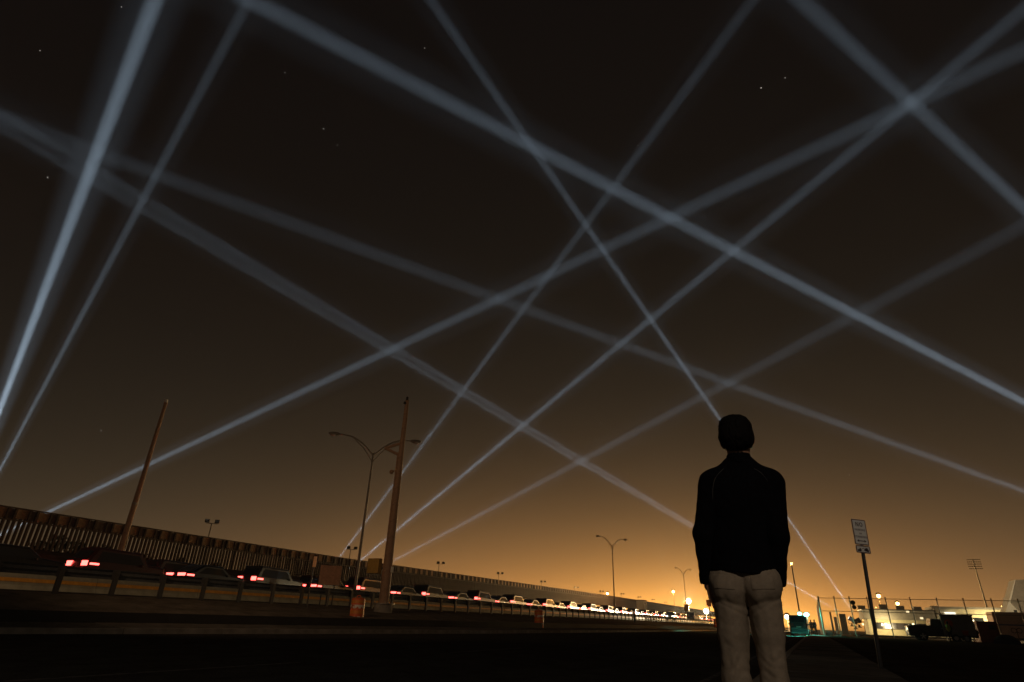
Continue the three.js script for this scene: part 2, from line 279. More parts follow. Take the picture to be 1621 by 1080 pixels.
{ // twin-arm street lights down the median; this part of the road has them switched off
  const u = view(592, 712).setY(0).normalize(), H = 12.2;
  const L = thing('street_lamp', 'unlit twin-arm street lamp nearest the thick camera pole', 'street lamp', [-33, 1.4, at(592, 712, 'x', -33).z], 0, 'unlit twin-arm street lamps');
  obj('pole', cyl(0.14, 0.075, H, 0, 0, 0, 10), M.poleGrey, L); obj('base', boltBase(0.2), M.concrete, L);
  const s = V(-u.z, 0, u.x);
  for (const k of [-1, 1]) {
    const q = (a, y) => V(s.x * a * k, y, s.z * a * k);
    const arm = obj('arm', [tube([q(0, H - 0.3), q(1.0, H + 0.65), q(2.0, H + 1.2), q(3.3, H + 1.35)], 0.055), tube([q(0, H - 0.9), q(0.9, H + 0.25), q(1.9, H + 1.1)], 0.04)], M.poleGrey, L);
    const hd = new THREE.SphereGeometry(1, 14, 8).scale(0.5, 0.17, 0.2); hd.rotateY(Math.atan2(-s.z * k, s.x * k)); hd.translate(...q(3.6, H + 1.32).toArray());
    const head = obj('lamp_head', hd, M.poleGrey, L); const lens = new THREE.SphereGeometry(1, 12, 6, 0, 6.283, 1.57, 1.57).scale(0.26, 0.13, 0.15); lens.translate(...q(3.65, H + 1.22).toArray()); obj('lens', lens, M.sheet, head);
  }
  const a = at(969, 863, 'x', -33), b = at(1082, 908, 'x', -33);
  copy(L, [-33, a.y - H, a.z], 0.35, 'unlit twin-arm street lamp far down the road, against the orange glow');
  copy(L, [-33, b.y - H, b.z], 0.45, 'unlit twin-arm street lamp farthest away, just left of the man');
}
{ // poles with twin floodlights behind the border fence, all unlit
  const spots = [[335, 829], [555, 870], [695, 893], [789, 909], [857, 922], [910, 931], [950, 937], [983, 941], [1010, 946], [1032, 950], [1052, 954]];
  let root; const names = ['leftmost, above the border fence', 'behind the slim street lamp, over the fence top', 'just right of the thick camera pole', 'second to the right of the camera pole', 'third to the right of the camera pole', 'before the first orange glow', 'left of the tall mid street lamp', 'right of the tall mid street lamp', 'over the guard booth', 'just right of the guard booth', 'last before the white glare'];
  spots.forEach(([px, py], i) => {
    const c = at(px, py, 'x', -95), y0 = 0.9, h = c.y - y0, label = 'unlit twin-floodlight pole ' + names[i];
    let p; const k = 1 + i * 0.05;
    if (!root) {
      p = root = thing('floodlight_pole', label, 'floodlight pole', [c.x, y0, c.z], 0.9, 'unlit twin-floodlight poles behind the fence');
      obj('pole', cyl(0.11, 0.08, h, 0, 0, 0, 8), M.darkSteel, p); obj('crossbar', box(1.9, 0.1, 0.1, 0, h, 0), M.darkSteel, p);
      for (const s of [-1, 1]) { const fl = obj('floodlight', box(0.75, 0.62, 0.4, s * 0.8, h + 0.32, 0.05, 0.06).rotateX(0.1), M.darkSteel, p); obj('lens', box(0.6, 0.48, 0.04, s * 0.8, h + 0.34, 0.29).rotateX(0.1), M.glass, fl); }
      root.userData.h = h;
    } else { p = copy(root, [c.x, c.y - root.userData.h, c.z], 0.9, label); }
  });
  delete root.userData.h;
}
{ // small signs
  const w = thing('board_sign', 'plain tan board sign on two legs, standing beyond the guardrail', 'sign', [-30, 0, at(522, 915, 'x', -30).z]), c = at(522, 912, 'x', -30);
  const g = box(1.45, 1.25, 0.04, 0, c.y + 0.05, 0).rotateY(0.9); obj('panel', g, M.signBrown, w); obj('leg', box(0.07, c.y, 0.07, -0.4, c.y / 2, -0.06).rotateY(0.9), M.darkSteel, w); obj('leg', box(0.07, c.y, 0.07, 0.4, c.y / 2, -0.06).rotateY(0.9), M.darkSteel, w);
  const d0 = at(499, 881, 'x', -21.6), d1 = at(496, 898, 'x', -21.6), d2 = at(492, 966, 'x', -21.6), m = thing('delineator', 'slim dark post with an orange reflective plate at its top, before the guardrail', 'marker post', [-21.6, 0.7, d1.z]);
  obj('post', cyl(0.035, 0.03, d0.y - 0.8, 0, 0, 0, 8), M.darkSteel, m); obj('reflector', box(0.16, d0.y - d1.y, 0.03, 0.03, (d0.y + d1.y) / 2 - 0.7, 0.02, 0.012).rotateY(0.6), tex(0.4, [0.75, 0.4, 0.18], 0.2, 0.08, { roughness: 0.5 }), m);
  for (const [px, py, pb, w_, h_, X, label, name] of [[1087, 962, 984, 1.0, 1.3, -26, 'blank square road sign seen from behind, below the white glare', 'road_sign'], [1122, 955, 985, 0.8, 1.1, -16, 'small road sign on a post beside the man\'s left sleeve', 'road_sign']]) {
    const c = at(px, py, 'x', X), r = thing(name, label, 'sign', [c.x, 0, c.z]);
    obj('post', cyl(0.08, 0.08, c.y + 0.4, 0, 0, -0.08, 8), M.darkSteel, r); obj('panel', box(w_, h_, 0.05, 0, c.y, 0, 0.02), M.signBrown, r);
  }
}
// ---------------------------------------------------------------- traffic drums with worn reflective bands
{
  function drum(px, py, X, label, s = 1) {
    const c = at(px, py, 'x', X), d = thing('traffic_drum', label, 'traffic drum', [c.x, c.y, c.z], 0.2, undefined); d.scale.setScalar(s);
    const prof = [[0, 0], [0.30, 0], [0.31, 0.05], [0.285, 0.09], [0.27, 0.98], [0.24, 1.04], [0.1, 1.06], [0, 1.06]].map((p) => new THREE.Vector2(...p));
    obj('body', new THREE.LatheGeometry(prof, 28), M.orange, d);
    const ring = (y, h, m) => obj('reflective_band', new THREE.CylinderGeometry(0.289 - y * 0.02, 0.2915 - y * 0.02, h, 28, 1, true).translate(0, y, 0), m, d);
    ring(0.30, 0.13, WORN); ring(0.52, 0.12, AMB); ring(0.72, 0.13, WORN); ring(0.9, 0.1, AMB);
    obj('foot', cyl(0.37, 0.34, 0.07, 0, -0.05, 0, 20), M.rubber, d);
    obj('handle', new THREE.TorusGeometry(0.09, 0.018, 6, 12, Math.PI).translate(0, 1.05, 0), M.orange, d);
    return d;
  }
  const WORN = std({ roughness: 0.6, map: texture(1.3, (u, v) => { const k = fbm(u * 9, v * 14, 0, 4) + 0.25 * Math.sin(u * 60) * noise(u * 20, v * 9); return k > 0.52 ? [0.66, 0.62, 0.58] : [0.42, 0.09, 0.03]; }) });
  WORN.side = THREE.DoubleSide; const AMB = tex(0.7, [0.62, 0.22, 0.03], 0.4, 0.1, { roughness: 0.6 }); AMB.side = THREE.DoubleSide;
  drum(562, 992, -18.6, 'orange traffic drum with scuffed white bands, nearest, below the slim street lamp', 1.12);
  drum(853, 997, -16.6, 'orange traffic drum with white bands, second along the kerb, right of the camera pole', 1.12);
  drum(1134, 993, -12.2, 'small far orange traffic drum by the man\'s left leg', 1.0);
}
// ---------------------------------------------------------------- shrubs behind the border fence
{
  const spots = [[62, 862, 1.9], [98, 852, 2.4], [130, 858, 2.0], [158, 864, 1.7], [215, 876, 1.3], [232, 878, 1.1], [285, 886, 1.3], [340, 892, 1.2], [478, 902, 1.7], [496, 902, 1.6], [418, 903, 0.9]];
  const where = ['leftmost', 'tallest', 'third', 'fourth', 'just right of the tall bare pole', 'second right of the bare pole', 'third right of the bare pole', 'below the twin floodlights', 'beside the orange marker', 'right of the orange marker', 'lowest'];
  spots.forEach(([px, py, r], i) => {
    const c = at(px, py, 'x', -82), s = thing('shrub', where[i] + ' dark shrub seen through the border fence', 'shrub', [c.x, 4.9, c.z], 0, undefined), n = 420, pos = [];
    const h = c.y - 4.9 + 0.3;
    for (let k = 0; k < n; k++) {
      const cl = k % 9, ca = hash(cl, i, 3) * 6.28, cr = hash(cl, i, 4) * r * 0.75, ch = h * (0.35 + 0.5 * hash(cl, i, 5));
      const p = V(Math.cos(ca) * cr, ch, Math.sin(ca) * cr).add(V(rr(-1, 1), rr(-1, 1) * 0.8, rr(-1, 1)).multiplyScalar(r * 0.36)), q = rr(0.1, 0.2), e = new THREE.Euler(rr(0, 6), rr(0, 6), rr(0, 6));
      const a = V(-q, 0, 0).applyEuler(e), b = V(q, 0, 0).applyEuler(e), d = V(0, q * 1.3, 0).applyEuler(e);
      for (const v of [a, b, d]) pos.push(p.x + v.x, Math.max(0.02, p.y + v.y), p.z + v.z);
    }
    const g = new THREE.BufferGeometry(); g.setAttribute('position', new THREE.Float32BufferAttribute(pos, 3)); g.computeVertexNormals(); obj('foliage', g, M.leaf, s);
    obj('stem', [0, 1, 2].map((k) => rod(V(0, 0, 0), V(Math.cos(k * 2.1) * r * 0.4, h * 0.8, Math.sin(k * 2.1) * r * 0.4), 0.05, 0.02, 5)), M.bark, s);
  });
}

// ---------------------------------------------------------------- cars waiting on the highway beyond the median, tail lights lit
const TAIL = glow(1, 0.075, 0.06, 7.8), HEAD = glow(1, 0.86, 0.62, 30), MARK = glow(1, 0.28, 0.02, 2.5);
function makeCar(name, label, paint, tall, headlights, group) {
  const c = thing(name, label, 'car', [0, 0, 0], 0, group), W = 1.78, hb = tall ? 1.05 : 0.92, hr = tall ? 1.78 : 1.44, L = 4.6;
  // side outline, nose towards -z (x of the shape is length)
  const side = tall ? [[-2.3, 0.35], [2.25, 0.35], [2.32, 0.7], [2.25, 1.0], [1.15, 1.08], [0.55, 1.7], [-1.9, 1.78], [-2.25, 1.15], [-2.34, 0.75]] : [[-2.3, 0.32], [2.25, 0.32], [2.32, 0.6], [2.2, 0.82], [1.05, 0.95], [0.35, 1.4], [-1.0, 1.44], [-1.75, 1.02], [-2.25, 0.98], [-2.34, 0.7]];
  const body = extrude(side, W - 0.24, 0.12).translate(0, 0, -(W - 0.24) / 2).rotateY(Math.PI / 2);
  obj('body', body, paint, c);
  const win = tall ? [[0.95, 1.1], [0.5, 1.62], [-1.75, 1.68], [-1.95, 1.14]] : [[0.85, 0.97], [0.33, 1.34], [-0.92, 1.37], [-1.4, 1.0]];
  for (const s of [-1, 1]) obj('side_window', extrude(win, 0.02).translate(0, 0, s * (W / 2) - 0.01).rotateY(Math.PI / 2), M.glass, c);
  const rw = tall ? [V(0, 1.22, 2.31), V(0, 1.66, 2.06)] : [V(0, 1.06, 1.84), V(0, 1.38, 1.2)];
  const mid = rw[0].clone().add(rw[1]).multiplyScalar(0.5), len = rw[0].distanceTo(rw[1]);
  obj('rear_window', box(W * 0.72, len, 0.02).rotateX(-Math.atan2(rw[0].z - rw[1].z, rw[1].y - rw[0].y)).translate(0, mid.y + 0.05, mid.z + 0.045), M.glass, c);
  for (const [x, z] of [[-0.8, 1.35], [0.8, 1.35], [-0.8, -1.4], [0.8, -1.4]]) { const w = obj('wheel', new THREE.CylinderGeometry(0.33, 0.33, 0.22, 18).rotateZ(Math.PI / 2).translate(x, 0.33, z), M.rubber, c); obj('rim', new THREE.CylinderGeometry(0.19, 0.19, 0.23, 10).rotateZ(Math.PI / 2).translate(x * 1.01, 0.33, z), M.steel, w); }
  obj('bumper', box(W * 0.96, 0.2, 0.16, 0, 0.5, 2.4, 0.05), M.black, c);
  for (const s of [-1, 1]) {
    obj('tail_light', box(tall ? 0.4 : 0.62, tall ? 0.26 : 0.17, 0.1, s * (tall ? 0.68 : 0.55), tall ? 1.02 : 0.88, tall ? 2.42 : 2.4), headlights ? M.redBox : TAIL, c);
    obj('headlight', box(0.36, 0.16, 0.1, s * 0.62, tall ? 0.86 : 0.7, -2.4), headlights ? HEAD : M.glass, c);
    obj('mirror', box(0.2, 0.13, 0.1, s * (W / 2 + 0.1), hb + 0.05, -0.75, 0.03), paint, c);
  }
  obj('brake_light', box(0.36, 0.05, 0.06, 0, tall ? 1.74 : 1.43, tall ? 2.0 : 1.1), headlights ? M.redBox : TAIL, c);
  obj('side_marker', box(0.05, 0.1, 0.5, W / 2 + 0.012, tall ? 1.0 : 0.86, 2.0), headlights ? M.redBox : TAIL, c);
  obj('turn_marker', box(0.03, 0.06, 0.2, W / 2 + 0.01, 0.62, -1.95), MARK, c);
  return c;
}
function lampFor(name, color, I, p, spot) {
  const l = spot ? new THREE.SpotLight(color, I, 0, spot.angle, spot.penumbra ?? 1, 2) : new THREE.PointLight(color, I, 0, 2);
  l.name = name; l.position.copy(p); l.castShadow = true; l.shadow.radius = spot?.radius ?? 4; l.intensity = I / EXPO; scene.add(l);
  if (spot) { l.target.position.copy(p).add(spot.dir); scene.add(l.target); }
  return l;
}
{
  const carPaint = (r, g, b) => new THREE.MeshPhysicalMaterial({ color: lin(r, g, b), roughness: 0.35, metalness: 0.3, clearcoat: 0.6, clearcoatRoughness: 0.15 });
  const P = [carPaint(0.012, 0.012, 0.013), carPaint(0.035, 0.008, 0.008), carPaint(0.008, 0.011, 0.02), carPaint(0.03, 0.03, 0.03)];
  const G = 'dark cars queued on the highway beyond the median', T = 'dark car with red tail lights lit, queued on the highway beyond the guardrail';
  const kinds = []; let n = 0;
  const place = (x, z, y = 1.66) => { const k = n % 4; n++; if (!kinds[k]) { kinds[k] = makeCar('queued_car', T, P[k], k % 2 === 1, false, G); kinds[k].position.set(x, y, z); kinds[k].rotation.y = rr(-0.01, 0.01); kinds[k].userData.label = lab(k); return; } copy(kinds[k], [x, y, z], rr(-0.012, 0.012), lab(k)); };
  const near = ['at the left edge', 'second from the left edge', 'third from the left edge', 'fourth from the left edge', 'fifth from the left edge', 'left of the board sign', 'behind the board sign', 'behind the camera pole'];
  const lab = (k) => { const t = ['black low', 'dark red tall', 'navy low', 'dark grey tall'][k] + ' car with tail lights lit, '; return n <= near.length ? t + near[n - 1] + ' beyond the guardrail' : t + 'in the long queue beyond the guardrail'; };
  for (let z = -17.5, i = 0; z > -270; i++) { place(-36.6 + rr(-0.15, 0.15), z); z -= i < 4 ? rr(5.6, 6.2) : rr(5.1, 5.6); }
  for (let z = -30, i = 0; z > -150; i++) { place(-40.4 + rr(-0.15, 0.15), z); z -= rr(6.0, 8.5); }
  for (const z of [-23, -30, -38, -46, -55, -66, -80, -98, -120, -150]) lampFor('tail_lamp', lin(1, 0.04, 0.03), 130, V(-36.6, 2.6, z + 3.1), { angle: 0.95, dir: V(0.1, -0.22, 1), radius: 6 });
  const o = makeCar('oncoming_car', 'car coming towards us with dazzling headlights, under the white glare', P[3], true, true, 'oncoming cars with headlights on');
  const H = [[1062, 976], [1098, 977], [1140, 981]], names = ['car with headlights on, leftmost of three coming towards us', 'car with headlights on, middle of three coming towards us', 'car with headlights on, nearest the man of three coming towards us'];
  H.forEach(([px, py], i) => { const c = at(px, py, 'x', -29.5 + i * 1.2), p = [c.x, c.y - 0.86, c.z]; if (i) copy(o, p, Math.PI + 0.1, names[i]); else { o.position.set(...p); o.rotation.y = Math.PI + 0.1; o.userData.label = names[0]; }
    lampFor('headlight', lin(1, 0.8, 0.52), 1600, V(c.x, c.y, c.z + 2.55), { angle: 0.5, dir: V(0.08, -0.02, 1), radius: 5 }); });
}
// ---------------------------------------------------------------- searchlights: four stations of three, aimed into the haze
{
  let root; const G = 'searchlights whose beams cross the sky';
  const LENS = glow(0.86, 0.93, 1, 60);
  function searchlight(label, p0, D, p1, t, deg, I, color = [0.76, 0.95, 1]) {
    const s = view(...p0).multiplyScalar(D).add(EYE), dir = view(p0[0] + (p1[0] - p0[0]) * t, p0[1] + (p1[1] - p0[1]) * t), gy = s.y - 1.3;
    let o;
    const make = () => {
      const r = thing('searchlight', label, 'searchlight', [0, 0, 0], 0, undefined);
      obj('base', [cyl(0.42, 0.38, 0.16, 0, 0, 0, 16), cyl(0.16, 0.14, 0.3, 0, 0.16, 0, 12)], M.black, r);
      obj('yoke', [box(0.07, 0.95, 0.16, -0.5, 0.95, 0, 0.02), box(0.07, 0.95, 0.16, 0.5, 0.95, 0, 0.02), box(1.07, 0.08, 0.16, 0, 0.48, 0, 0.02)], M.darkSteel, r);
      return r;
    };
    if (!root) { o = root = make(); o.position.set(s.x, gy, s.z); } else o = copy(root, [s.x, gy, s.z], undefined, label);
    // the drum of this one, turned to its own aim
    const q = new THREE.Quaternion().setFromUnitVectors(V(0, 1, 0), dir), place = (g) => g.applyQuaternion(q).translate(0, 1.3, 0);
    const drum = obj('drum', [place(new THREE.CylinderGeometry(0.42, 0.36, 0.7, 20, 1, true)), place(new THREE.CylinderGeometry(0.36, 0.2, 0.18, 20).translate(0, -0.44, 0))], BLK, o);
    obj('lens', place(new THREE.CylinderGeometry(0.4, 0.4, 0.03, 20).translate(0, 0.33, 0)), LENS, drum);
    const p = s.clone().addScaledVector(dir, 0.42), far = dir.clone().multiplyScalar(50);
    lampFor('searchlight', lin(...color), I, p, { angle: deg * Math.PI / 180, dir: far, radius: 5 });
    lampFor('searchlight_spill', lin(...color), I * 0.042, p, { angle: deg * 3.4 * Math.PI / 180, dir: far, radius: 14 });
  }
  const BLK = M.black.clone(); BLK.side = THREE.DoubleSide;
  // copies are made from a root that holds no drum yet, so build the bare root first
  const st = (name) => name;
  const A = 1.15e7;
  const list = [
    ['searchlight off to the left with the brighter beam of the left pair', [-112, 943], 150, [150, 250], 2.0, 1.0, 2.2 * A],
    ['searchlight off to the left whose thinner beam ends at the top left crossing', [-106, 943], 155, [240, 290], 1.9, 0.7, 0.75 * A],
    ['searchlight off to the left whose beam rises over the fence', [-195, 939], 185, [1440, 165], 1.75, 0.8, 1.2 * A],
    ['searchlight behind the fence with the steepest beam by the slim street lamp', [475, 966.5], 190, [880, 420], 3.0, 0.75, 0.8 * A],
    ['searchlight behind the fence with the bright beam behind the camera pole', [475, 966.5], 192, [1440, 165], 2.1, 0.7, 1.5 * A],
    ['searchlight behind the fence with the lowest beam right of the camera pole', [475, 966.5], 194, [1390, 480], 2.0, 0.85, 0.65 * A],
    ['searchlight right of the man with the lower beam of the close pair', [1353, 984], 138, [620, 560], 2.2, 0.55, 0.85 * A],
    ['searchlight right of the man with the upper beam of the close pair', [1347, 980], 139, [620, 548], 2.4, 0.6, 0.75 * A],
    ['searchlight right of the man with the thin beam behind his head', [1359, 982], 140, [930, 360], 2.4, 0.68, 0.95 * A],
    ['searchlight off to the right with the broad beam across the whole sky', [2320, 1000], 170, [820, 220], 1.75, 0.9, 1.6 * A],
    ['searchlight off to the right with the shallow beam low on the right', [2230, 1000], 170, [560, 390], 1.6, 0.8, 0.68 * A],
    ['searchlight off to the right with the beam through the top right crossing', [2340, 1000], 160, [1440, 160], 1.9, 1.05, 0.75 * A],
  ];
  root = thing('searchlight', list[0][0], 'searchlight'); // bare stand
  obj('base', [cyl(0.42, 0.38, 0.16, 0, 0, 0, 16), cyl(0.16, 0.14, 0.3, 0, 0.16, 0, 12)], M.black, root);
  obj('yoke', [box(0.07, 0.95, 0.16, -0.5, 0.95, 0, 0.02), box(0.07, 0.95, 0.16, 0.5, 0.95, 0, 0.02), box(1.07, 0.08, 0.16, 0, 0.48, 0, 0.02)], M.darkSteel, root);
  for (const a of list.slice(1)) searchlight(...a);
  { const bare = root; const a = list[0]; const s = view(...a[1]).multiplyScalar(a[2]).add(EYE); searchlight(...a); scene.remove(bare); }
}
// ---------------------------------------------------------------- lit lamps of the town, each on its pole
{
  const SOD = glow(1, 0.52, 0.14, 26), WARM = glow(1, 0.8, 0.45, 40), WHITE = glow(1, 0.9, 0.66, 60);
  function lamp(name, label, category, c, ground, mat, color, I, r = 0.22, spot) {
    const o = thing(name, label, category, [c.x, ground, c.z]), h = c.y - ground;
    obj('pole', cyl(0.1, 0.07, h - r, 0, 0, 0, 8), M.darkSteel, o);
    if (r < 0.7) obj('lamp_hood', new THREE.SphereGeometry(r * 1.5, 12, 6, 0, 6.283, 0, 1.2).translate(0, h + r * 0.3, 0), M.darkSteel, o);
    obj('lamp_bulb', new THREE.SphereGeometry(r, 12, 8).translate(0, h, 0), mat, o);
    if (I) lampFor('lamp_light', color, I, V(c.x, c.y, c.z + (r > 0.24 ? r + 0.12 : 0)), spot);
  }
  const S = [1, 0.42, 0.08];
  lamp('sodium_lamp', 'orange street lamp just over the fence top, leftmost of the glowing lamps', 'street lamp', at(830, 929, 'z', -330), 0, SOD, lin(...S), 150, 0.24);
  lamp('sodium_lamp', 'orange street lamp glowing beside the tall unlit street lamp', 'street lamp', at(962, 940, 'z', -300), 0, SOD, lin(...S), 1500, 0.6);
  lamp('sodium_lamp', 'orange street lamp left of the white glare', 'street lamp', at(1066, 937, 'z', -260), 0, SOD, lin(...S), 1500, 0.6);
  lamp('sodium_lamp', 'orange lamp peeping out beside the man\'s right sleeve', 'street lamp', at(1253, 893, 'z', -90), 0, SOD, lin(1, 0.36, 0.05), 260, 0.13);
  lamp('sodium_lamp', 'orange street lamp right of the parking sign post', 'street lamp', at(1391, 944, 'z', -230), -0.2, SOD, lin(...S), 1500, 0.6);
  lamp('sodium_lamp', 'orange street lamp farther right, above the long school building', 'street lamp', at(1421, 956, 'z', -260), -0.2, SOD, lin(...S), 1200, 0.6);
  lamp('sodium_lamp', 'faint low lamp between the parking sign post and the fence', 'street lamp', at(1387, 962, 'z', -280), -0.2, SOD, lin(...S), 60, 0.15);
  lamp('light_tower', 'blinding white floodlight on a mast over the highway, left of the man', 'floodlight', at(1090, 952, 'z', -235), 0, WHITE, lin(1, 0.7, 0.3), 10000, 0.95);
  lamp('light_tower', 'second white floodlight lower down, between the glare and the man', 'floodlight', at(1118, 968, 'z', -235), 0, WHITE, lin(1, 0.72, 0.34), 4000, 0.9);
  lamp('light_tower', 'warm floodlight seen between the man\'s legs', 'floodlight', at(1186, 962, 'z', -260), 0, WHITE, lin(1, 0.62, 0.24), 3500, 0.9);
  lamp('light_tower', 'warm floodlight low between the man and the van', 'floodlight', at(1246, 977, 'z', -190), -0.2, WHITE, lin(1, 0.66, 0.28), 2000, 0.6);
  lamp('yard_lamp', 'bright white lamp beside the white-pink trailer', 'lamp', at(1572, 988, 'z', -92), -0.1, WHITE, lin(1, 0.8, 0.45), 420, 0.16);
  lamp('yard_lamp', 'bright lamp on top of the glowing white panel over the roof', 'lamp', at(1507, 966, 'z', -150), -0.1, WHITE, lin(1, 0.72, 0.32), 200, 0.24);
  // small town lights low on the horizon
  const tiny = [[868, 934, -420], [892, 937, -430], [934, 944, -440], [1003, 951, -420], [1374, 978, -260], [1366, 980, -230], [1379, 984, -200], [1586, 960, -600], [1580, 969, -600], [1587, 967, -620], [1226, 972, -420], [1205, 975, -420]];
  const at_ = ['first left', 'second from the left', 'third from the left', 'near the guard booth', 'highest by the searchlights', 'beside the searchlights', 'lowest by the searchlights', 'upper on the far hill', 'lower on the far hill', 'middle on the far hill', 'right of the man\'s legs', 'inside the man\'s legs'];
  tiny.forEach(([x, y, z], i) => lamp('town_lamp', 'tiny distant orange town lamp, ' + at_[i], 'lamp', at(x, y, 'z', z), -1, SOD, lin(...S), 0, 0.4));
  lamp('sodium_lamp', 'sodium street lamp on the far kerb, off to the left, aimed along the embankment', 'street lamp', V(-15, 8.5, -1), -0.1, SOD, lin(1, 0.6, 0.32), 200, 0.2, { angle: 0.62, dir: V(-7, -3.2, -29), radius: 6 });
  // the street lamp that lights the near scene from behind the camera
  lamp('sodium_lamp', 'low warm street lamp behind the photographer beside the sidewalk', 'street lamp', V(3.4, 6.6, 5.5), -0.03, SOD, lin(1, 0.8, 0.6), 48, 0.16);
  lamp('yard_lamp', 'unseen added lamp off to the right, brightening the parking sign', 'lamp', V(9, 6, -6), -0.03, SOD, lin(1, 0.84, 0.68), 36, 0.14, { angle: 0.2, dir: V(-7.8, -3.4, -8.6), radius: 4 });  // unseen lamp added only to brighten the sign face
  lamp('sodium_lamp', 'tall sodium street lamp on the highway shoulder, off to the left of the photograph', 'street lamp', V(-28, 9.5, -5), 1, SOD, lin(1, 0.6, 0.34), 150, 0.24, { angle: 1.1, dir: V(-1, -0.22, -0.75), radius: 6 });
}
// ---------------------------------------------------------------- stars
{
  const S = [[75, 281], [1205, 139], [1243, 123], [512, 204], [672, 76], [192, 11], [63, 80], [951, 670], [160, 682], [1179, 254], [451, 115], [1010, 230], [1217, 303], [534, 230], [826, 391], [1461, 189], [301, 529], [1440, 530], [1345, 752]];
  const b = [3, 3.4, 2.6, 2, 1.6, 1.4, 1.2, 1.6, 1.4, 0.9, 0.9, 0.9, 0.9, 0.9, 0.8, 0.8, 0.9, 0.7, 1.0], g = new THREE.IcosahedronGeometry(1, 1);
  S.forEach(([x, y], i) => { const m = new THREE.Mesh(g, glow(1, 0.92, 0.85, b[i] * 0.8)); m.name = numbered('star'); m.scale.setScalar(0.34); m.position.copy(view(x, y)).multiplyScalar(850).add(EYE); m.castShadow = false; scene.add(m); tag(m, ['bright star left of the left beam pair', 'brightest star, between the upper beams at right', 'bright star just above right of the brightest star', 'lone bright star below the broad beam, left of centre'][i] ?? 'faint white star in the dark sky', 'star', 'stars'); });
}

// ---------------------------------------------------------------- parking sign at the edge of the sidewalk
{
  const b = at(1389, 1048, 'z', -14.6), top = at(1355, 821, 'z', -14.6), p = thing('parking_sign', 'white parking sign with an arrow and a small towing plate, on a thin leaning post', 'sign', [b.x, -0.03, -14.6]);
  const y = (k) => top.y + 0.03 - k, X = top.x - b.x + 0.02, bx = at(1366, 869, 'z', -14.6).x - b.x;
  obj('post', [rod(V(0.03, -0.2, -0.05), V(bx, y(0.5), -0.05), 0.038, 0.034, 8)], M.darkSteel, p);
  const g = new THREE.Group(); g.name = 'panel'; g.position.set(X, y(0.28), 0); g.rotation.set(0, 0.62, -0.045); p.add(g);
  const rs = (w, h, r) => { const q = new THREE.Shape(), a = w / 2, c = h / 2; q.moveTo(-a + r, -c); q.lineTo(a - r, -c); q.quadraticCurveTo(a, -c, a, -c + r); q.lineTo(a, c - r); q.quadraticCurveTo(a, c, a - r, c); q.lineTo(-a + r, c); q.quadraticCurveTo(-a, c, -a, c - r); q.lineTo(-a, -c + r); q.quadraticCurveTo(-a, -c, -a + r, -c); return q; };
  const plate = (w, h, draw, yy, name) => {
    const back = new THREE.ExtrudeGeometry(rs(w, h, 0.03), { depth: 0.006, bevelEnabled: false }); const bm = obj(name, back.translate(0, yy, 0), M.poleGrey, g);
    const N = 256, K = Math.round(N * h / w), d = document.createElement('canvas'); d.width = N; d.height = K; const c = d.getContext('2d'); draw(c, N, K);
    const t = new THREE.CanvasTexture(d); t.colorSpace = THREE.SRGBColorSpace; t.magFilter = THREE.LinearFilter;
    const f = new THREE.Mesh(new THREE.ShapeGeometry(rs(w - 0.006, h - 0.006, 0.027)), std({ map: t, roughness: 0.6 })); f.name = 'print';
    const P = f.geometry.attributes.position, uv = []; for (let i = 0; i < P.count; i++) uv.push(P.getX(i) / w + 0.5, P.getY(i) / h + 0.5); f.geometry.setAttribute('uv', new THREE.Float32BufferAttribute(uv, 2));
    f.position.set(0, yy, 0.0085); f.receiveShadow = true; bm.add(f);
  };
  const frame = (c, w, h) => { c.fillStyle = '#d8d4cc'; c.fillRect(0, 0, w, h); c.strokeStyle = '#4a1512'; c.lineWidth = 12; c.strokeRect(10, 10, w - 20, h - 20); c.textAlign = 'center'; };
  plate(0.33, 0.52, (c, w, h) => { frame(c, w, h); c.fillStyle = '#43302c'; c.font = 'bold 92px sans-serif'; c.fillText('NO', w / 2, 112); c.font = 'bold 44px sans-serif'; c.fillText('PARKING', w / 2, 182); c.font = 'bold 34px sans-serif'; c.fillText('OR', w / 2, 236); c.font = 'bold 44px sans-serif'; c.fillText('STANDING', w / 2, 292, 220); c.fillRect(64, 333, 128, 14); c.beginPath(); c.moveTo(44, 340); c.lineTo(80, 318); c.lineTo(80, 362); c.moveTo(212, 340); c.lineTo(176, 318); c.lineTo(176, 362); c.fill(); }, 0, 'sign_plate');
  plate(0.33, 0.15, (c, w, h) => { frame(c, w, h); c.fillStyle = '#2c1a18'; c.fillRect(26, 62, 66, 30); c.fillRect(60, 42, 24, 24); c.save(); c.translate(150, 44); c.rotate(0.25); c.fillRect(0, 0, 80, 34); c.fillRect(18, -20, 44, 24); c.restore(); c.lineWidth = 6; c.beginPath(); c.moveTo(88, 60); c.lineTo(150, 34); c.stroke(); }, -0.345, 'towing_plate');
}
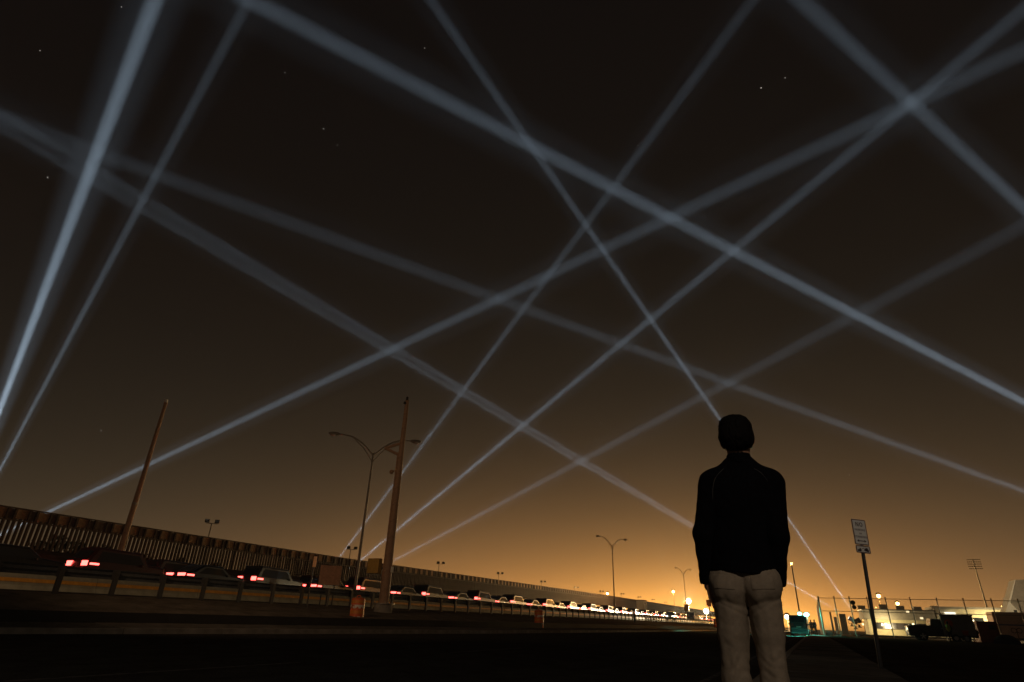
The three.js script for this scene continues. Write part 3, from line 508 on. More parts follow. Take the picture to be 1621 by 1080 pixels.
// ---------------------------------------------------------------- chain-link fence across the lot, and its wing along the sidewalk
{
  const Z = -80, f = thing('chain_link_fence', 'tall chain-link fence with three rails across the lot, its end wing coloured as if green-lit', 'fence', [0, 0, Z]), px = [1296, 1321, 1345, 1373, 1402, 1441, 1483, 1525, 1569, 1611, 1655, 1700], H = 4.0, y0 = -0.1;
  const X = px.map((x) => at(x, 950, 'z', Z).x), x0 = X[0], x1 = X[X.length - 1];
  X.forEach((x, i) => obj('post', [cyl(i ? 0.055 : 0.08, i ? 0.055 : 0.08, H + 0.08, x, y0, 0, 8), new THREE.SphereGeometry(0.08, 8, 6).translate(x, y0 + H + 0.1, 0)], M.poleGrey, f));
  for (const h of [0.12, 2.62, H - 0.04]) obj('rail', rod(V(x0, y0 + h, 0), V(x1, y0 + h, 0), 0.035, 0.035, 6), M.poleGrey, f);
  const wires = (L, H, step) => { const w = []; for (let t = -H; t < L; t += step) for (const s of [0, 1]) { let a = Math.max(t, 0), b = Math.min(t + H, L); if (b - a < 0.02) continue; const ya = a - t, yb = b - t; w.push(rod(V(a, s ? H - ya : ya, s * 0.006), V(b, s ? H - yb : yb, s * 0.006), 0.003, 0.003, 3)); } return w; };
  tag(obj('chain_mesh', merge(wires(x1 - x0, H - 0.2, 0.15)).translate(x0, y0 + 0.1, 0.06), M.steel, f), null, null, null, 'stuff');
  // the wing runs away along the sidewalk
  const wing = merge(wires(42, H - 0.2, 0.1)).rotateY(Math.PI / 2 - 0.0), green = tex(0.7, [0.34, 0.42, 0.4], 0.2, 0.1, { roughness: 0.5, metalness: 0.3 });  // teal light on the wing is put into this colour
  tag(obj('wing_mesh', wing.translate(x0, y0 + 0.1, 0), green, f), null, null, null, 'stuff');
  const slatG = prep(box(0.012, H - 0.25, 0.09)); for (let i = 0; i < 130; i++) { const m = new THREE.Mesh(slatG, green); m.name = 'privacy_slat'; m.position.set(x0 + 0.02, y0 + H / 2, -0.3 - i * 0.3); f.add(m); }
  for (let i = 1; i <= 14; i++) obj('post', cyl(0.055, 0.055, H + 0.08, x0, y0, -i * 3, 8), M.poleGrey, f);
  for (const h of [0.12, 2.62, H - 0.04]) obj('rail', rod(V(x0, y0 + h, 0), V(x0, y0 + h, -42), 0.035, 0.035, 6), M.poleGrey, f);
  // a small round board hung on the fence
  const c = at(1351, 958, 'z', Z + 0.15), o = thing('notice_board', 'dark double round board hanging on the fence above the steep beam', 'sign', [c.x, c.y, Z + 0.15]);
  obj('panel', [cyl(0.24, 0.24, 0.05, 0, -0.025, 0, 18).rotateX(Math.PI / 2).translate(0, 0.24, 0), cyl(0.22, 0.22, 0.05, 0, -0.025, 0, 18).rotateX(Math.PI / 2).translate(0.04, -0.22, 0)], M.darkSteel, o);
  // free-standing panels and posts behind it
  [[1314, 969, -96, 0.22], [1333, 972, -110, 0.95], [1322, 977, -120, 0.5]].forEach(([x, y, z, w], i) => { const t = at(x, y, 'z', z), q = thing('standing_panel', ['dark gate post behind the left end of the chain-link fence', 'tilted dark panel behind the chain-link fence, under the double beam', 'pale narrow panel between the dark gate post and the tilted panel'][i], 'panel', [t.x, -0.1, z], -0.5); obj('board', box(w, t.y + 0.1, 0.12, 0, (t.y + 0.1) / 2, 0, 0.02), i === 2 ? M.wallGrey : M.darkSteel, q); obj('foot', box(w + 0.4, 0.12, 0.8, 0, 0.06, 0.1, 0.02), M.concrete, q); });
}
// ---------------------------------------------------------------- van by the kerb, with a green-white work light behind it
{
  const v = makeCar('parked_van', 'dark van parked on the road by the kerb, washed in green light', new THREE.MeshPhysicalMaterial({ color: lin(0.04, 0.05, 0.05), roughness: 0.4, clearcoat: 0.5 }), true, true);
  const c = at(1267, 1003, 'z', -76); v.position.set(c.x - 0.05, -0.1, -79); v.userData.category = 'van'; v.scale.set(1, 1.08, 1);
  obj('number_plate', box(0.5, 0.14, 0.02, 0, 0.82, 2.44), M.sheet, v);
  const GREEN = glow(0.25, 1, 0.78, 60);
  [[1277, 973, 'blinding green-white work light on a mast beside the tail of the dark van', 900], [1266, 972, 'second green-white work light over the roof of the dark van', 500]].forEach(([x, y, label, I]) => {
    const wz = I === 900 ? -74.2 : -84, p = at(x, y, 'z', wz), o = thing('work_light', label, 'work light', [p.x, -0.1, wz]), h = p.y + 0.1;
    obj('mast', cyl(0.04, 0.03, h - 0.15, 0, 0, 0, 8), M.darkSteel, o); for (let k = 0; k < 3; k++) obj('leg', rod(V(0, 0.7, 0), V(Math.cos(k * 2.1) * 0.6, 0.02, Math.sin(k * 2.1) * 0.6), 0.02), M.darkSteel, o);
    obj('lamp_head', box(0.56, 0.42, 0.1, 0, h, -0.12, 0.03), M.black, o); obj('lamp_lens', new THREE.SphereGeometry(0.21, 12, 8).scale(1.15, 0.9, 0.6).translate(0, h, 0), GREEN, o);
    lampFor('work_light', lin(0.1, 1, 0.72), I * 0.9, V(p.x, p.y, wz), { angle: 1.0, dir: I === 900 ? V(-0.55, -0.6, -0.45) : V(0.4, -0.5, 0.6), radius: 8 });
  });
}
// ---------------------------------------------------------------- pickup, box trailer and gear before the fence
{
  const a = at(1438, 1000, 'z', -75), p = thing('pickup_truck', 'black pickup truck with an open bed, parked side-on before the chain-link fence', 'pickup', [a.x + 2.75, -0.06, -75], -Math.PI / 2 + 0.05);
  const paint = new THREE.MeshPhysicalMaterial({ color: lin(0.012, 0.012, 0.014), roughness: 0.3, clearcoat: 0.8, clearcoatRoughness: 0.1 }), W = 1.9;
  const side = [[-2.75, 0.5], [2.65, 0.5], [2.75, 0.85], [2.6, 1.12], [1.35, 1.2], [0.75, 1.86], [-0.75, 1.9], [-0.9, 1.26], [-2.7, 1.24], [-2.78, 0.9]];
  const w = W - 0.16; obj('body', extrude(side, w, 0.08).translate(0, 0, -w / 2).rotateY(Math.PI / 2), paint, p);
  obj('bed', box(1.6, 0.06, 1.6, 0, 1.32, 1.8), M.rubber, p); obj('bed_rail', [box(0.1, 0.1, 1.75, 0.86, 1.34, 1.8, 0.02), box(0.1, 0.1, 1.75, -0.86, 1.34, 1.8, 0.02)], paint, p); obj('tailgate', box(1.7, 0.55, 0.06, 0, 1.02, 2.84, 0.02), paint, p);
  const lit = std({ color: lin(0.4, 0.38, 0.2), emissive: lin(0.55, 0.5, 0.22), emissiveIntensity: 0.35 / EXPO, roughness: 0.2 });
  for (const s of [-1, 1]) {
    obj('window', extrude([[0.55, 1.28], [0.55, 1.76], [-0.05, 1.8], [-0.05, 1.28]], 0.02).translate(0, 0, s * (W / 2 + 0.002) - 0.01).rotateY(Math.PI / 2), M.glass, p);
    obj('window', extrude([[1.2, 1.28], [0.75, 1.74], [0.62, 1.76], [0.62, 1.28]], 0.02).translate(0, 0, s * (W / 2 + 0.002) - 0.01).rotateY(Math.PI / 2), lit, p);
    obj('mirror', box(0.24, 0.18, 0.12, s * 1.08, 1.34, -0.95, 0.04), paint, p); obj('door_handle', box(0.03, 0.04, 0.18, s * (W / 2 + 0.02), 1.14, 0.05, 0.01), M.sheet, p);
    obj('tail_light', box(0.14, 0.34, 0.08, s * 0.82, 1.0, 2.86), tex(0.3, [0.3, 0.4, 0.36], 0.2, 0.1), p); obj('headlight', box(0.34, 0.2, 0.08, s * 0.7, 0.98, -2.78, 0.02), M.glass, p);
  }
  for (const [x, z] of [[-0.82, 1.75], [0.82, 1.75], [-0.82, -1.7], [0.82, -1.7]]) { const q = obj('wheel', new THREE.CylinderGeometry(0.42, 0.42, 0.28, 20).rotateZ(Math.PI / 2).translate(x, 0.42, z), M.rubber, p); obj('rim', [0, 1, 2, 3, 4].map((k) => box(0.03, 0.26, 0.09, x + Math.sign(x) * 0.15, 0, 0).translate(0, 0.13, 0).rotateX(k * 1.257).translate(0, 0.42, z)), M.sheet, q); obj('wheel_arch', new THREE.TorusGeometry(0.5, 0.05, 6, 14, Math.PI).rotateY(Math.PI / 2).translate(Math.sign(x) * 0.95, 0.45, z), M.black, p); }
  const bp = at(1517, 994, 'z', -74), t = thing('box_trailer', 'grey box trailer with an orange round emblem on its side, right of the pickup', 'trailer', [bp.x, -0.06, -74], -0.12);
  obj('box', box(2.5, 1.75, 2.2, 0, 1.42, 0, 0.04), M.wallGrey, t); obj('roof_cap', box(2.6, 0.1, 2.3, 0, 2.32, 0, 0.03), M.darkSteel, t); for (const s of [-1, 1]) { const q = obj('wheel', cyl(0.34, 0.34, 0.22, 0, -0.11, 0, 16).rotateX(Math.PI / 2).translate(s * 0.4, 0.34, 1.02), M.rubber, t); obj('rim', cyl(0.18, 0.18, 0.24, 0, -0.12, 0, 10).rotateX(Math.PI / 2).translate(s * 0.4, 0.34, 1.02), M.sheet, q); }
  obj('emblem', new THREE.CylinderGeometry(0.34, 0.34, 0.012, 24).rotateX(Math.PI / 2).translate(-0.72, 1.6, 1.11), M.orange, t); obj('door', box(1.1, 1.55, 0.03, 0.55, 1.38, 1.115, 0.01), M.wallGrey, t); obj('tow_bar', rod(V(-1.2, 0.6, 0), V(-2.1, 0.5, 0), 0.05), M.darkSteel, t);
  const bk = at(1531, 1004, 'z', -72), bu = thing('plastic_tub', 'orange tub beside the box trailer', 'tub', [bk.x, 0.55, -72.5]); obj('tub', new THREE.LatheGeometry([[0, 0], [0.2, 0], [0.26, 0.36], [0.28, 0.36], [0.28, 0.4], [0.24, 0.4], [0.19, 0.03], [0, 0.03]].map((q) => new THREE.Vector2(...q)), 20), M.orange, bu); obj('stand', [box(0.5, 0.05, 0.5, 0, -0.03, 0), ...[[-1, -1], [1, -1], [-1, 1], [1, 1]].map(([i, j]) => box(0.05, 0.55, 0.05, i * 0.2, -0.32, j * 0.2))], M.darkSteel, bu);
  const rc = at(1562, 996, 'z', -78), r = thing('red_cabinet', 'dark red container lit by a white lamp at its right edge', 'container', [rc.x, -0.06, -78.5], 0.1); obj('shell', box(1.7, 1.9, 1.5, 0, 0.98, 0, 0.03), M.redBox, r); obj('door', box(0.7, 1.6, 0.03, -0.35, 0.95, 0.765, 0.01), M.redBox, r); obj('vent', box(0.6, 0.4, 0.03, 0.4, 1.4, 0.765, 0.01), M.darkSteel, r);
  const dm = at(1592, 1006, 'z', -72), g = thing('dark_mound', 'dark rounded cover over gear before the white-pink trailer', 'cover', [dm.x, -0.06, -72]); const mg = new THREE.SphereGeometry(1.05, 24, 12, 0, 6.283, 0, 1.57); { const q = mg.attributes.position; for (let i = 0; i < q.count; i++) { const k = 1 + 0.12 * noise3(q.getX(i) * 2, q.getY(i) * 2, q.getZ(i) * 2); q.setXYZ(i, q.getX(i) * k, q.getY(i) * k * 0.75, q.getZ(i) * k); } mg.computeVertexNormals(); } obj('cover', mg, M.cloth, g);
  const bt = at(1600, 1003, 'z', -73), s = thing('light_stand', 'thin stand with two round hoops beside the dark cover', 'stand', [bt.x + 0.4, -0.06, -72.5]); obj('pole', cyl(0.03, 0.03, 1.3), M.darkSteel, s); for (const k of [-1, 1]) obj('hoop', new THREE.TorusGeometry(0.2, 0.025, 6, 16).translate(k * 0.2, 1.15, 0), M.darkSteel, s); obj('foot', box(0.6, 0.05, 0.4, 0, 0.02, 0), M.darkSteel, s);
  const tp = at(1578, 1003, 'z', -84), T = thing('white_trailer', 'long white-pink trailer with a blue stripe, at the right edge', 'trailer', [tp.x + 6, -0.06, -86]);
  obj('shell', box(12, 2.5, 2.6, 0.2, 1.75, 0, 0.06), M.wallPink, T); obj('stripe', box(12.03, 0.12, 2.63, 0.2, 1.75, 0, 0.02), M.blueTrim, T); obj('underframe', box(11, 0.3, 2.2, 0.2, 0.4, 0), M.black, T); for (const x of [-3, -2, 3, 4]) obj('wheel', cyl(0.42, 0.42, 0.3, 0, -0.15, 0, 16).rotateX(Math.PI / 2).translate(x, 0.42, 1.1), M.rubber, T);
}
// ---------------------------------------------------------------- buildings beyond the lot
{
  const zb = -150, L = at(1374, 985, 'z', zb).x, R = at(1476, 985, 'z', zb).x, yF = at(1400, 966.5, 'z', zb).y, yM = at(1400, 981, 'z', zb).y, w = R - L;
  const s = thing('school_building', 'long low school building with a grey upper wall and a pale lit lower wall', 'building', [(L + R) / 2, -0.2, zb - 6]);
  obj('wall', box(w, yM + 0.2, 11, 0, (yM + 0.2) / 2, 0), M.wallCream, s); obj('fascia', box(w + 1.2, yF - yM, 13.4, 0, yM + 0.2 + (yF - yM) / 2, 0.2), M.wallGrey, s); obj('roof', box(w + 1.5, 0.2, 13.8, 0, yF + 0.3, 0.2), M.darkSteel, s);
  for (let i = 0; i < 8; i++) { const k = obj('window', box(1.5, 1.1, 0.1, -w / 2 + 1.6 + i * w / 8, 1.9, 5.52), M.glass, s); obj('sill', box(1.6, 0.08, 0.2, -w / 2 + 1.6 + i * w / 8, 1.3, 5.56), M.concrete, k); }
  obj('door', [box(1.1, 2.2, 0.12, 2, 1.1, 5.53), box(1.1, 2.2, 0.12, 3.2, 1.1, 5.53)], M.darkSteel, s);
  for (const [x, h] of [[-6, 0.7], [-2, 1.0], [1, 0.8], [4, 0.7], [7, 0.9]]) obj('rooftop_unit', box(1.4, h, 1.2, x, yF + 0.4 + h / 2, 3, 0.05), M.wallGrey, s);
  for (const [px, py] of [[1459, 979], [1437, 969]]) { const q = at(px, py, 'z', zb + 0.8); obj('bulkhead_lamp', box(0.5, 0.34, 0.12, q.x - (L + R) / 2, q.y + 0.2, 6.98), glow(1, 0.8, 0.45, 1.2), s); }
  for (const [k, px] of [[0, 1402], [1, 1366], [2, 1446]]) { const q = at(px, 989, 'z', zb + 3); obj('eaves_lamp', new THREE.SphereGeometry(0.2, 10, 8).translate(q.x - (L + R) / 2, q.y + 0.25, 9), glow(1, 0.8, 0.4, k ? 3 : 20), s); if (!k) lampFor('eaves_light', lin(1, 0.78, 0.36), 90, V(q.x, q.y + 0.05, zb + 3)); }
  const L2 = at(1478, 985, 'z', -155).x, R2 = at(1640, 985, 'z', -155).x, w2 = R2 - L2, h2 = at(1540, 964, 'z', -149).y + 0.2, c = thing('cream_building', 'cream flat-roofed building with lit walls behind the box trailer', 'building', [(L2 + R2) / 2, -0.2, -155]);
  obj('wall', box(w2, h2, 11, 0, h2 / 2, 0), M.wallCream, c); obj('parapet', box(w2 + 0.4, 0.4, 11.4, 0, h2 + 0.1, 0), M.wallGrey, c); for (let i = 0; i < 7; i++) { obj('window', box(1.6, 1.3, 0.1, -w2 / 2 + 3 + i * 3.6, 3.1, 5.52), M.glass, c); }
  obj('canopy', box(9, 0.25, 2.4, 1, 2.4, 6.5), M.wallGrey, c);
  const sb = at(1505, 974, 'z', -149), sg = thing('lit_wall_panel', 'glowing white panel standing in for wall lit by the lamp above', 'wall panel', [sb.x, sb.y, -149]); obj('panel', box(1.75, 1.0, 0.25, 0, 0, 0, 0.03), glow(1, 0.92, 0.7, 2.2), sg); obj('frame', [box(1.9, 0.08, 0.3, 0, 0.54, 0), box(1.9, 0.08, 0.3, 0, -0.54, 0)], M.darkSteel, sg);  // glowing panel added in place of wall lit by the lamp above
  for (const [px, py] of [[1540, 983], [1590, 978], [1573, 990]]) { const q = at(px, py, 'z', -147); obj('wall_lamp', new THREE.SphereGeometry(0.2, 10, 8).translate(q.x - (L2 + R2) / 2, q.y + 0.2, 8), glow(1, 0.82, 0.45, 10), c); if (px === 1573) lampFor('wall_light', lin(1, 0.8, 0.4), 110, V(q.x, q.y, -147)); }
  // pale leaning tower at the right edge
  const t0 = at(1600, 982, 'z', -110), t1 = at(1608, 918, 'z', -110), T = thing('leaning_tower', 'pale tower with a slanting left face and a brown flat front, at the right edge', 'tower', [t0.x, t0.y - 0.2, -110]), H = t1.y - t0.y + 0.2, dx = t1.x - t0.x;
  obj('slanted_wall', extrude([[-0.9, 0], [1.6, 0], [dx + 1.2, H], [dx - 0.1, H]], 3).translate(0, 0, -3), M.white, T); obj('front', extrude([[0.6, 2.4], [1.9, 0.3], [6, 0.3], [6, H], [dx, H]], 0.3).translate(0, 0, 0.01), M.wallGrey, T); obj('door', box(0.35, 1.4, 0.1, 0.85, 0.8, 0.02), M.black, T); obj('ledge', box(4.6, 0.2, 3.6, 1.2, -0.1, -1.3), M.darkSteel, T); obj('base', box(4, t0.y, 2.8, 1.6, -t0.y / 2, -1.4), M.wallGrey, T);
  // stadium mast
  const m0 = at(1541, 889, 'z', -210), M0 = thing('stadium_mast', 'tall slim mast carrying an unlit bank of stadium floodlights', 'floodlight mast', [m0.x, -0.3, -210], 0), hm = m0.y + 0.3; const q6 = 0.62;
  obj('pole', cyl(0.26, 0.12, hm + 0.6, 0, 0, 0, 10), M.poleGrey, M0); for (let r = 0; r < 5; r++) { const row = obj('crossarm', box(5.2 * q6, 0.07, 0.07, 0, hm - 1.9 + r * 0.95 * q6, 0.2), M.poleGrey, M0); for (let k = 0; k < 8; k++) obj('floodlight', new THREE.CylinderGeometry(0.15, 0.1, 0.2, 10).rotateX(1.9).translate((-2.3 + k * 0.66) * q6, hm - 1.9 + r * 0.95 * q6, 0.4), M.poleGrey, row); }
}

// ---------------------------------------------------------------- people: bodies meshed from smoothly joined tapered limbs
function surfaceNets(f, lo, hi, cell) {
  const n = [0, 1, 2].map((k) => Math.ceil((hi[k] - lo[k]) / cell) + 2), [nx, ny, nz] = n, F = new Float32Array(nx * ny * nz), id = (i, j, k) => i + nx * (j + ny * k);
  for (let k = 0; k < nz; k++) for (let j = 0; j < ny; j++) for (let i = 0; i < nx; i++) F[id(i, j, k)] = f(lo[0] + i * cell, lo[1] + j * cell, lo[2] + k * cell);
  const vid = new Int32Array(nx * ny * nz).fill(-1), pos = [], idx = [];
  for (let k = 0; k < nz - 1; k++) for (let j = 0; j < ny - 1; j++) for (let i = 0; i < nx - 1; i++) {
    let c = 0, sx = 0, sy = 0, sz = 0, neg = 0; const v = [];
    for (let q = 0; q < 8; q++) { v[q] = F[id(i + (q & 1), j + (q >> 1 & 1), k + (q >> 2))]; if (v[q] < 0) neg++; }
    if (!neg || neg === 8) continue;
    for (let a = 0; a < 8; a++) for (const bit of [1, 2, 4]) { if (a & bit) continue; const b = a | bit; if ((v[a] < 0) === (v[b] < 0)) continue; const t = v[a] / (v[a] - v[b]); sx += (a & 1) + (bit === 1 ? t : 0); sy += (a >> 1 & 1) + (bit === 2 ? t : 0); sz += (a >> 2) + (bit === 4 ? t : 0); c++; }
    vid[id(i, j, k)] = pos.length / 3; pos.push(lo[0] + (i + sx / c) * cell, lo[1] + (j + sy / c) * cell, lo[2] + (k + sz / c) * cell);
  }
  const quad = (a, b, c, d, flip) => { if (a < 0 || b < 0 || c < 0 || d < 0) return; flip ? idx.push(a, c, b, a, d, c) : idx.push(a, b, c, a, c, d); };
  for (let k = 1; k < nz - 1; k++) for (let j = 1; j < ny - 1; j++) for (let i = 1; i < nx - 1; i++) {
    const a = F[id(i, j, k)] < 0;
    if (a !== F[id(i + 1, j, k)] < 0) quad(vid[id(i, j - 1, k - 1)], vid[id(i, j, k - 1)], vid[id(i, j, k)], vid[id(i, j - 1, k)], !a);
    if (a !== F[id(i, j + 1, k)] < 0) quad(vid[id(i - 1, j, k - 1)], vid[id(i - 1, j, k)], vid[id(i, j, k)], vid[id(i, j, k - 1)], !a);
    if (a !== F[id(i, j, k + 1)] < 0) quad(vid[id(i - 1, j - 1, k)], vid[id(i, j - 1, k)], vid[id(i, j, k)], vid[id(i - 1, j, k)], !a);
  }
  const N = new Float32Array(pos.length), e = cell * 0.6;
  for (let i = 0; i < pos.length; i += 3) { const [x, y, z] = [pos[i], pos[i + 1], pos[i + 2]], g = V(f(x + e, y, z) - f(x - e, y, z), f(x, y + e, z) - f(x, y - e, z), f(x, y, z + e) - f(x, y, z - e)).normalize(); N[i] = g.x; N[i + 1] = g.y; N[i + 2] = g.z; }
  const g = new THREE.BufferGeometry(); g.setAttribute('position', new THREE.Float32BufferAttribute(pos, 3)); g.setAttribute('normal', new THREE.BufferAttribute(N, 3)); g.setIndex(idx); return g;
}
const smin = (a, b, k) => { const h = Math.max(k - Math.abs(a - b), 0) / k; return Math.min(a, b) - h * h * k * 0.25; };
// tapered limb, squashed in depth by q
const limb = (a, b, ra, rb, q = 1) => { const bx = b[0] - a[0], by = b[1] - a[1], bz = (b[2] - a[2]) / q, L = bx * bx + by * by + bz * bz || 1e-9; return (x, y, z) => { const px = x - a[0], py = y - a[1], pz = (z - a[2]) / q, t = Math.min(1, Math.max(0, (px * bx + py * by + pz * bz) / L)), dx = px - bx * t, dy = py - by * t, dz = pz - bz * t; return (Math.sqrt(dx * dx + dy * dy + dz * dz) - (ra + (rb - ra) * t)) * Math.min(1, q + 0.1); }; };
const ball = (c, r) => { const m = Math.min(...r); return (x, y, z) => { const k = Math.hypot((x - c[0]) / r[0], (y - c[1]) / r[1], (z - c[2]) / r[2]); return (k - 1) * m; }; };
const join = (list, k) => (x, y, z) => { let d = 1e3; for (const g of list) d = smin(d, g(x, y, z), k); return d; };
const smax = (a, b, k) => -smin(-a, -b, k);
{
  // the man, seen from behind: x to the right of the photograph, z towards the camera
  const man = thing('person', 'man standing with his back to us in black jacket and beige trousers', 'person', [-0.265, 0, -3.3]);
  const skin = tex(0.2, [0.42, 0.24, 0.16], 0.12, 0.05, { roughness: 0.6 });
  const jacketM = new THREE.MeshPhysicalMaterial({ map: grain(0.12, [0.005, 0.0052, 0.0075], 0.25, 0.25), roughness: 0.95, specularIntensity: 0.15 });
  const trouserM = new THREE.MeshPhysicalMaterial({ map: grain(0.11, [0.33, 0.275, 0.215], 0.14, 0.22), roughness: 0.95, specularIntensity: 0.2 });
  const hairM = new THREE.MeshPhysicalMaterial({ color: lin(0.008, 0.007, 0.007), roughness: 0.8, specularIntensity: 0.2 });
  // arms, shared by body and jacket
  const shL = [-0.112, 1.338, 0], elL = [-0.172, 1.075, 0.035], wrL = [-0.18, 0.86, -0.005], shR = [0.178, 1.325, 0], elR = [0.17, 1.06, 0.035], wrR = [0.132, 0.855, -0.01];
  const hand = (w, sgn) => { // palm and four fingers of different lengths, curled, with the thumb on the side facing forward
    const p = [limb([w[0], w[1], w[2]], [w[0], w[1] - 0.03, w[2]], 0.025, 0.028, 1), limb([w[0], w[1] - 0.03, w[2] + 0.018], [w[0] + sgn * 0.006, w[1] - 0.09, w[2] + 0.02], 0.017, 0.016, 1), limb([w[0], w[1] - 0.03, w[2] - 0.016], [w[0] + sgn * 0.006, w[1] - 0.09, w[2] - 0.02], 0.017, 0.016, 1)];
    [0.066, 0.074, 0.07, 0.055].forEach((L, i) => { const z = w[2] - 0.026 + i * 0.0185, a = [w[0] + sgn * 0.006, w[1] - 0.092, z], b = [a[0] + sgn * 0.008, a[1] - L * 0.5, z], c = [b[0] + sgn * 0.022, b[1] - L * 0.36, z], d = [c[0] + sgn * 0.018, c[1] - L * 0.2, z]; p.push(limb(a, b, 0.0092, 0.0086), limb(b, c, 0.0086, 0.008), limb(c, d, 0.008, 0.0068)); });
    const t0 = [w[0] + sgn * 0.01, w[1] - 0.035, w[2] - 0.028], t1 = [t0[0] + sgn * 0.012, t0[1] - 0.032, t0[2] - 0.02], t2 = [t1[0] + sgn * 0.01, t1[1] - 0.03, t1[2] - 0.006]; p.push(limb(t0, t1, 0.0125, 0.0105), limb(t1, t2, 0.0105, 0.008));
    return join(p, 0.006);
  };
  const head = join([ball([0.046, 1.602, 0.012], [0.076, 0.094, 0.098]), ball([0.046, 1.545, -0.03], [0.06, 0.075, 0.066]), limb([0.042, 1.40, 0.008], [0.046, 1.54, 0.014], 0.056, 0.053), ball([0.046, 1.565, -0.102], [0.011, 0.024, 0.018])], 0.03);
  const ears = [-1, 1].map((s) => ball([0.046 + s * 0.079, 1.56, 0.008], [0.011, 0.031, 0.021]));
  const eyes = [-1, 1].map((s) => ball([0.046 + s * 0.03, 1.592, -0.1], [0.014, 0.009, 0.012]));
  const mouth = ball([0.046, 1.515, -0.098], [0.024, 0.004, 0.01]);
  const face = (x, y, z) => { let d = Math.min(head(x, y, z), 1e3); for (const e of ears) d = smin(d, e(x, y, z), 0.01); for (const e of eyes) d = smax(d, -e(x, y, z), 0.008); return smax(d, -mouth(x, y, z), 0.006); };
  const legs = [limb([-0.07, 0.84, 0.005], [-0.09, 0.76, 0.005], 0.062, 0.056), limb([-0.09, 0.8, 0.005], [-0.1, 0.47, 0.0], 0.055, 0.042), limb([-0.1, 0.47, 0], [-0.108, 0.09, 0.02], 0.042, 0.034), limb([0.055, 0.84, 0.005], [0.068, 0.76, 0.005], 0.062, 0.056), limb([0.068, 0.8, 0.005], [0.066, 0.47, 0], 0.055, 0.042), limb([0.066, 0.47, 0], [0.064, 0.09, 0.02], 0.042, 0.034)];
  const torso = [limb([-0.006, 0.93, 0], [0.0, 1.1, 0], 0.115, 0.118, 0.66), limb([0.0, 1.1, 0], [0.022, 1.28, 0], 0.125, 0.145, 0.66), limb(shL, shR, 0.05, 0.05), limb(shL, elL, 0.048, 0.04), limb(elL, wrL, 0.04, 0.027), limb(shR, elR, 0.048, 0.04), limb(elR, wrR, 0.04, 0.027), limb([0.036, 1.33, 0.005], [0.042, 1.45, 0.01], 0.065, 0.05)];
  const rest = join([...torso, ...legs], 0.03);
  obj('body', [surfaceNets(rest, [-0.27, 0.05, -0.16], [0.27, 1.46, 0.16], 0.012), surfaceNets(face, [-0.06, 1.38, -0.14], [0.15, 1.72, 0.13], 0.005), surfaceNets(hand(wrL, 1), [wrL[0] - 0.06, 0.66, -0.09], [wrL[0] + 0.11, 0.89, 0.07], 0.0035), surfaceNets(hand(wrR, -1), [wrR[0] - 0.11, 0.66, -0.09], [wrR[0] + 0.06, 0.89, 0.07], 0.0035)], skin, man);
  const hair = (x, y, z) => { const d = smin((Math.pow(Math.abs((x - 0.046) / 0.0875) ** 2.7 + Math.abs((y - 1.602) / 0.0955) ** 2.7 + Math.abs((z - 0.014) / 0.108) ** 2.7, 1 / 2.7) - 1) * 0.0875, ball([0.046, 1.56, 0.04], [0.078, 0.075, 0.082])(x, y, z), 0.03) + 0.0032 * noise3(x * 70, y * 40, z * 70) + 0.002 * noise3(x * 160, y * 70, z * 160); return smax(smax(d, 0.028 - (z + 0.075 + (y - 1.6) * 0.25), 0.02), (1.505 + (0.02 - z) * 0.35) - y, 0.012); };
  obj('hair', surfaceNets(hair, [-0.06, 1.46, -0.12], [0.155, 1.73, 0.15], 0.005), hairM, man);
  // jacket
  const fold = (x, y, z) => 0.0035 * noise3(x * 16, y * 9, z * 16) + 0.0022 * noise3(x * 34 + y * 20, y * 22, z * 34);
  const sleeveL = join([limb([shL[0], shL[1], 0], elL, 0.067, 0.0565), limb(elL, [wrL[0], 0.85, -0.005], 0.0565, 0.044)], 0.02), sleeveR = join([limb([shR[0], shR[1], 0], elR, 0.067, 0.0565), limb(elR, [wrR[0], 0.85, -0.008], 0.0565, 0.044)], 0.02);
  const trunk = join([limb([-0.012, 0.87, 0.012], [-0.004, 1.02, 0.006], 0.16, 0.148, 0.74), limb([-0.004, 1.02, 0.006], [0.022, 1.27, 0.004], 0.148, 0.162, 0.7), limb([-0.09, 1.335, 0], [0.155, 1.325, 0], 0.066, 0.066), limb([-0.06, 1.365, 0.004], [0.03, 1.445, 0.008], 0.045, 0.052), limb([0.135, 1.358, 0.004], [0.052, 1.445, 0.008], 0.045, 0.052)], 0.04);
  const shell = (x, y, z) => { const hem = 0.887 - (x + 0.01) * 0.1, t = smax(trunk(x, y, z), hem - y, 0.01), a = Math.min(smax(sleeveL(x, y, z), 0.842 - y, 0.006), smax(sleeveR(x, y, z), 0.832 - y, 0.006)), k = Math.min(1, Math.max(0, (y - 1.08) / 0.16)); return smin(t, a, 0.004 + 0.045 * k) + fold(x, y, z); };
  obj('jacket', surfaceNets(shell, [-0.27, 0.81, -0.19], [0.28, 1.47, 0.19], 0.0065), jacketM, man);
  const collar = (x, y, z) => { const d = limb([0.04, 1.42, 0.008], [0.043, 1.478, 0.012], 0.0655, 0.06)(x, y, z); return smax(smax(d, -d - 0.009, 0.004), Math.max(y - 1.484, 1.43 - y), 0.004) + 0.0012 * Math.sin(Math.atan2(z, x - 0.042) * 60); };
  obj('collar', surfaceNets(collar, [-0.05, 1.4, -0.09], [0.13, 1.51, 0.11], 0.005), jacketM, man);
  const band = (x, y, z) => { const hem = 0.887 - (x + 0.01) * 0.1; return smax(trunk(x, y, z) - 0.004, Math.max(y - hem - 0.045, hem - 0.003 - y), 0.006) + 0.001 * Math.sin(x * 400); };
